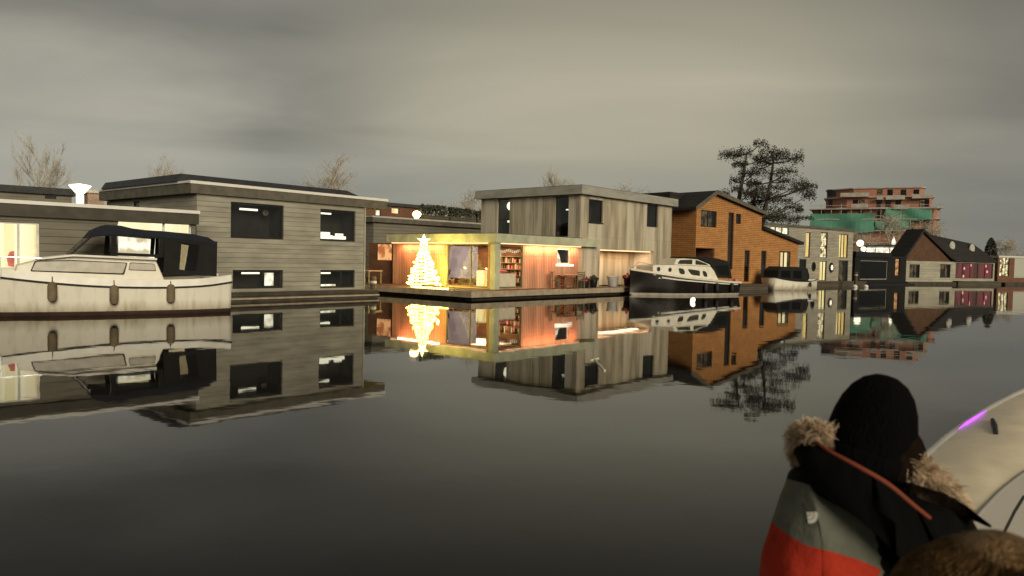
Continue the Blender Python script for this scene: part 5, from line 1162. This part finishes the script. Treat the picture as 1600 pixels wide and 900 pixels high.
    b = m.build('beanie', 'beanie_knit', ob, 2); b.location = (0, .025, .823); b.rotation_euler = (R(4), R(11), 0); b.scale = (1.03, 1.03, 1.04)
    m = MB(); m.lathe([(.088, -.104), (.0955, -.101), (.097, -.088), (.096, -.062), (.0925, -.058)], (0, 0, 0), 40, 0, 1, 1.08); m.build('cuff', 'beanie_knit', b, 2)
    plain('hair_dark', (.010, .006, .004), 1.0, .3, 40, spec=.03)
    m = MB(); m.ball((0, 0, 0), (.088, .075, .095), 24); hb = m.build('hair', 'hair_dark', ob, 2); hb.location = (.018, .012, .735)
    # hood lying open round the neck: black shell, red rim, fur at both ends
    H = [Vector(v) for v in ((-.148, .06, .775), (-.142, .0, .772), (-.115, -.065, .76), (-.065, -.11, .742), (-.005, -.125, .712), (.05, -.12, .668), (.1, -.095, .63), (.145, -.03, .605), (.16, .05, .6))]
    B_ = [Vector(v) for v in ((-.14, .05, .71), (-.155, -.02, .69), (-.14, -.10, .67), (-.08, -.165, .652), (0, -.195, .59), (.1, -.185, .47), (.18, -.12, .47), (.215, -.02, .5), (.21, .06, .54))]
    Hs = smooth_line(H, 32); B = smooth_line(B_, 32); I = [v.lerp(Vector((0, .03, .66)), .5) + Vector((0, 0, -.07)) for v in Hs]
    m = MB()
    for i in range(32):
        def mid(k): return Hs[k].lerp(B[k], .5) + (Hs[k] - Vector((0, .02, Hs[k].z))).normalized() * .028
        m.add([Hs[i], Hs[i + 1], mid(i + 1), mid(i)], [(0, 1, 2, 3)]); m.add([mid(i), mid(i + 1), B[i + 1], B[i]], [(0, 1, 2, 3)]); m.add([Hs[i], Hs[i + 1], I[i + 1], I[i]], [(0, 1, 2, 3)])
    hd = m.build('hood', 'jacket_black', ob, 2); bb = bmesh.new(); bb.from_mesh(hd.data); bmesh.ops.remove_doubles(bb, verts=bb.verts, dist=.0005); bb.to_mesh(hd.data); bb.free()
    m = MB(); m.tube(Hs[2:31], [.001 + .0048 * math.sin(math.pi * i / 28) ** .6 for i in range(29)], 8); m.build('hood_rim', 'hood_trim', hd, 2)
    rnd = random.Random(12); m = MB()
    fur(m, [Vector((-.115, -.02, .79)), Vector((-.145, .01, .785)), Vector((-.16, .04, .765)), Vector((-.155, .05, .73)), Vector((-.15, .05, .70))], .019, 420, 34, .020, rnd, Vector((-.3, 0, .1)))
    fur(m, [Vector((.06, -.02, .735)), Vector((.10, -.03, .705)), Vector((.135, -.02, .67)), Vector((.155, .0, .63)), Vector((.175, .02, .60))], .029, 620, 34, .022, rnd, Vector((.2, -.1, .1)))
    m.build('fur_trim', ['fur_light', 'fur_dark'], hd, fix=False)
    # emblem on the shoulder: quarter disc of three curved bands, pressed on to the cloth
    from mathutils.bvhtree import BVHTree
    t = BVHTree.FromPolygons([v.co for v in j.data.vertices], [p.vertices[:] for p in j.data.polygons]); inv = mw.inverted(); o = inv @ CAM
    def cloth(px, py):
        d = (inv.to_3x3() @ ray(px, py)).normalized(); h = t.ray_cast(o, d); return (h[0] - d * .003) if h[0] is not None else None
    m = MB(); cx, cy = 1260, 800
    for r0, r1 in ((0, 5.2), (5.9, 11), (11.7, 17)):
        for i in range(10):
            P = [cloth(cx + math.cos(a) * q * 1.05 , cy + math.sin(a) * q + math.cos(a) * q * .35) for a, q in ((math.pi * .56 * i / 10 - .35, r0), (math.pi * .56 * i / 10 - .35, r1), (math.pi * .56 * (i + 1) / 10 - .35, r1), (math.pi * .56 * (i + 1) / 10 - .35, r0))]
            if all(P): m.add(P, [(0, 1, 2, 3)])
    em = m.build('emblem', 'white_paint', j)
    V = [((0, 0, .06), (.165, .13)), ((-.1, .1, .08), .1), ((-.12, .45, .09), .078), ((-.12, .46, -.3), .058), ((.1, .1, .08), .1), ((.12, .45, .09), .078), ((.12, .46, -.3), .058)]
    skinned('trousers', V, [(0, 1), (1, 2), (2, 3), (0, 4), (4, 5), (5, 6)], 'trousers', ob)
    return ob, j, em
p1, p1j, p1e = person_back()
def person_front():
    p = at(1568, 852, .98); loc = Vector((p.x, p.y, .745))
    ob = sitter_body('person', 'person with brown hair whose head top fills the bottom right corner', loc, R(-25), .85)
    m = MB(); rnd = random.Random(7); m.ball((0, 0, 0), (.098, .112, .118), 32)
    h = m.build('hair', 'hair_brown', ob, 2); h.location = (0, .02, .775)
    for v in h.data.vertices: v.co *= 1 + .03 * noise.noise(v.co * 18)
    m = MB()
    for i in range(5200):
        a = rnd.uniform(0, 6.28); e = rnd.uniform(-.5, 1.5); c = Vector((math.cos(a) * math.cos(e) * .098, math.sin(a) * math.cos(e) * .112, math.sin(e) * .118)); t = Vector((-c.y, c.x, 0)) * rnd.uniform(-.4, .4) + Vector((c.x, c.y, -.02 - c.z * .2)) * 1.0
        g = (t.normalized() * .045 + c.normalized() * .004); s = g.orthogonal().normalized() * .0007; m.add([c - s, c + s, c + g * .6 + s, c + g + Vector((0, 0, -.01))], [(0, 1, 2, 3)])
    s = m.build('hair_strands', 'hair_brown', h, fix=False)
    plain('coat_brown', (.05, .035, .022), .9)
    V = [((0, 0, .04), (.19, .15)), ((0, -.01, .25), (.18, .14)), ((0, -.02, .42), (.18, .13)), ((0, .0, .54), (.1, .09)), ((-.18, -.02, .48), .085), ((-.23, -.02, .28), .075), ((-.18, .15, .16), .06), ((.18, -.02, .48), .085), ((.23, -.02, .28), .075), ((.18, .15, .16), .06)]
    skinned('coat', V, [(0, 1), (1, 2), (2, 3), (2, 4), (4, 5), (5, 6), (2, 7), (7, 8), (8, 9)], 'coat_brown', ob, 3, None, .006)
    V = [((0, 0, .06), (.165, .13)), ((-.1, .1, .08), .1), ((-.12, .45, .09), .078), ((-.12, .46, -.3), .058), ((.1, .1, .08), .1), ((.12, .45, .09), .078), ((.12, .46, -.3), .058)]
    skinned('trousers', V, [(0, 1), (1, 2), (2, 3), (0, 4), (4, 5), (5, 6)], 'trousers', ob)
person_front()
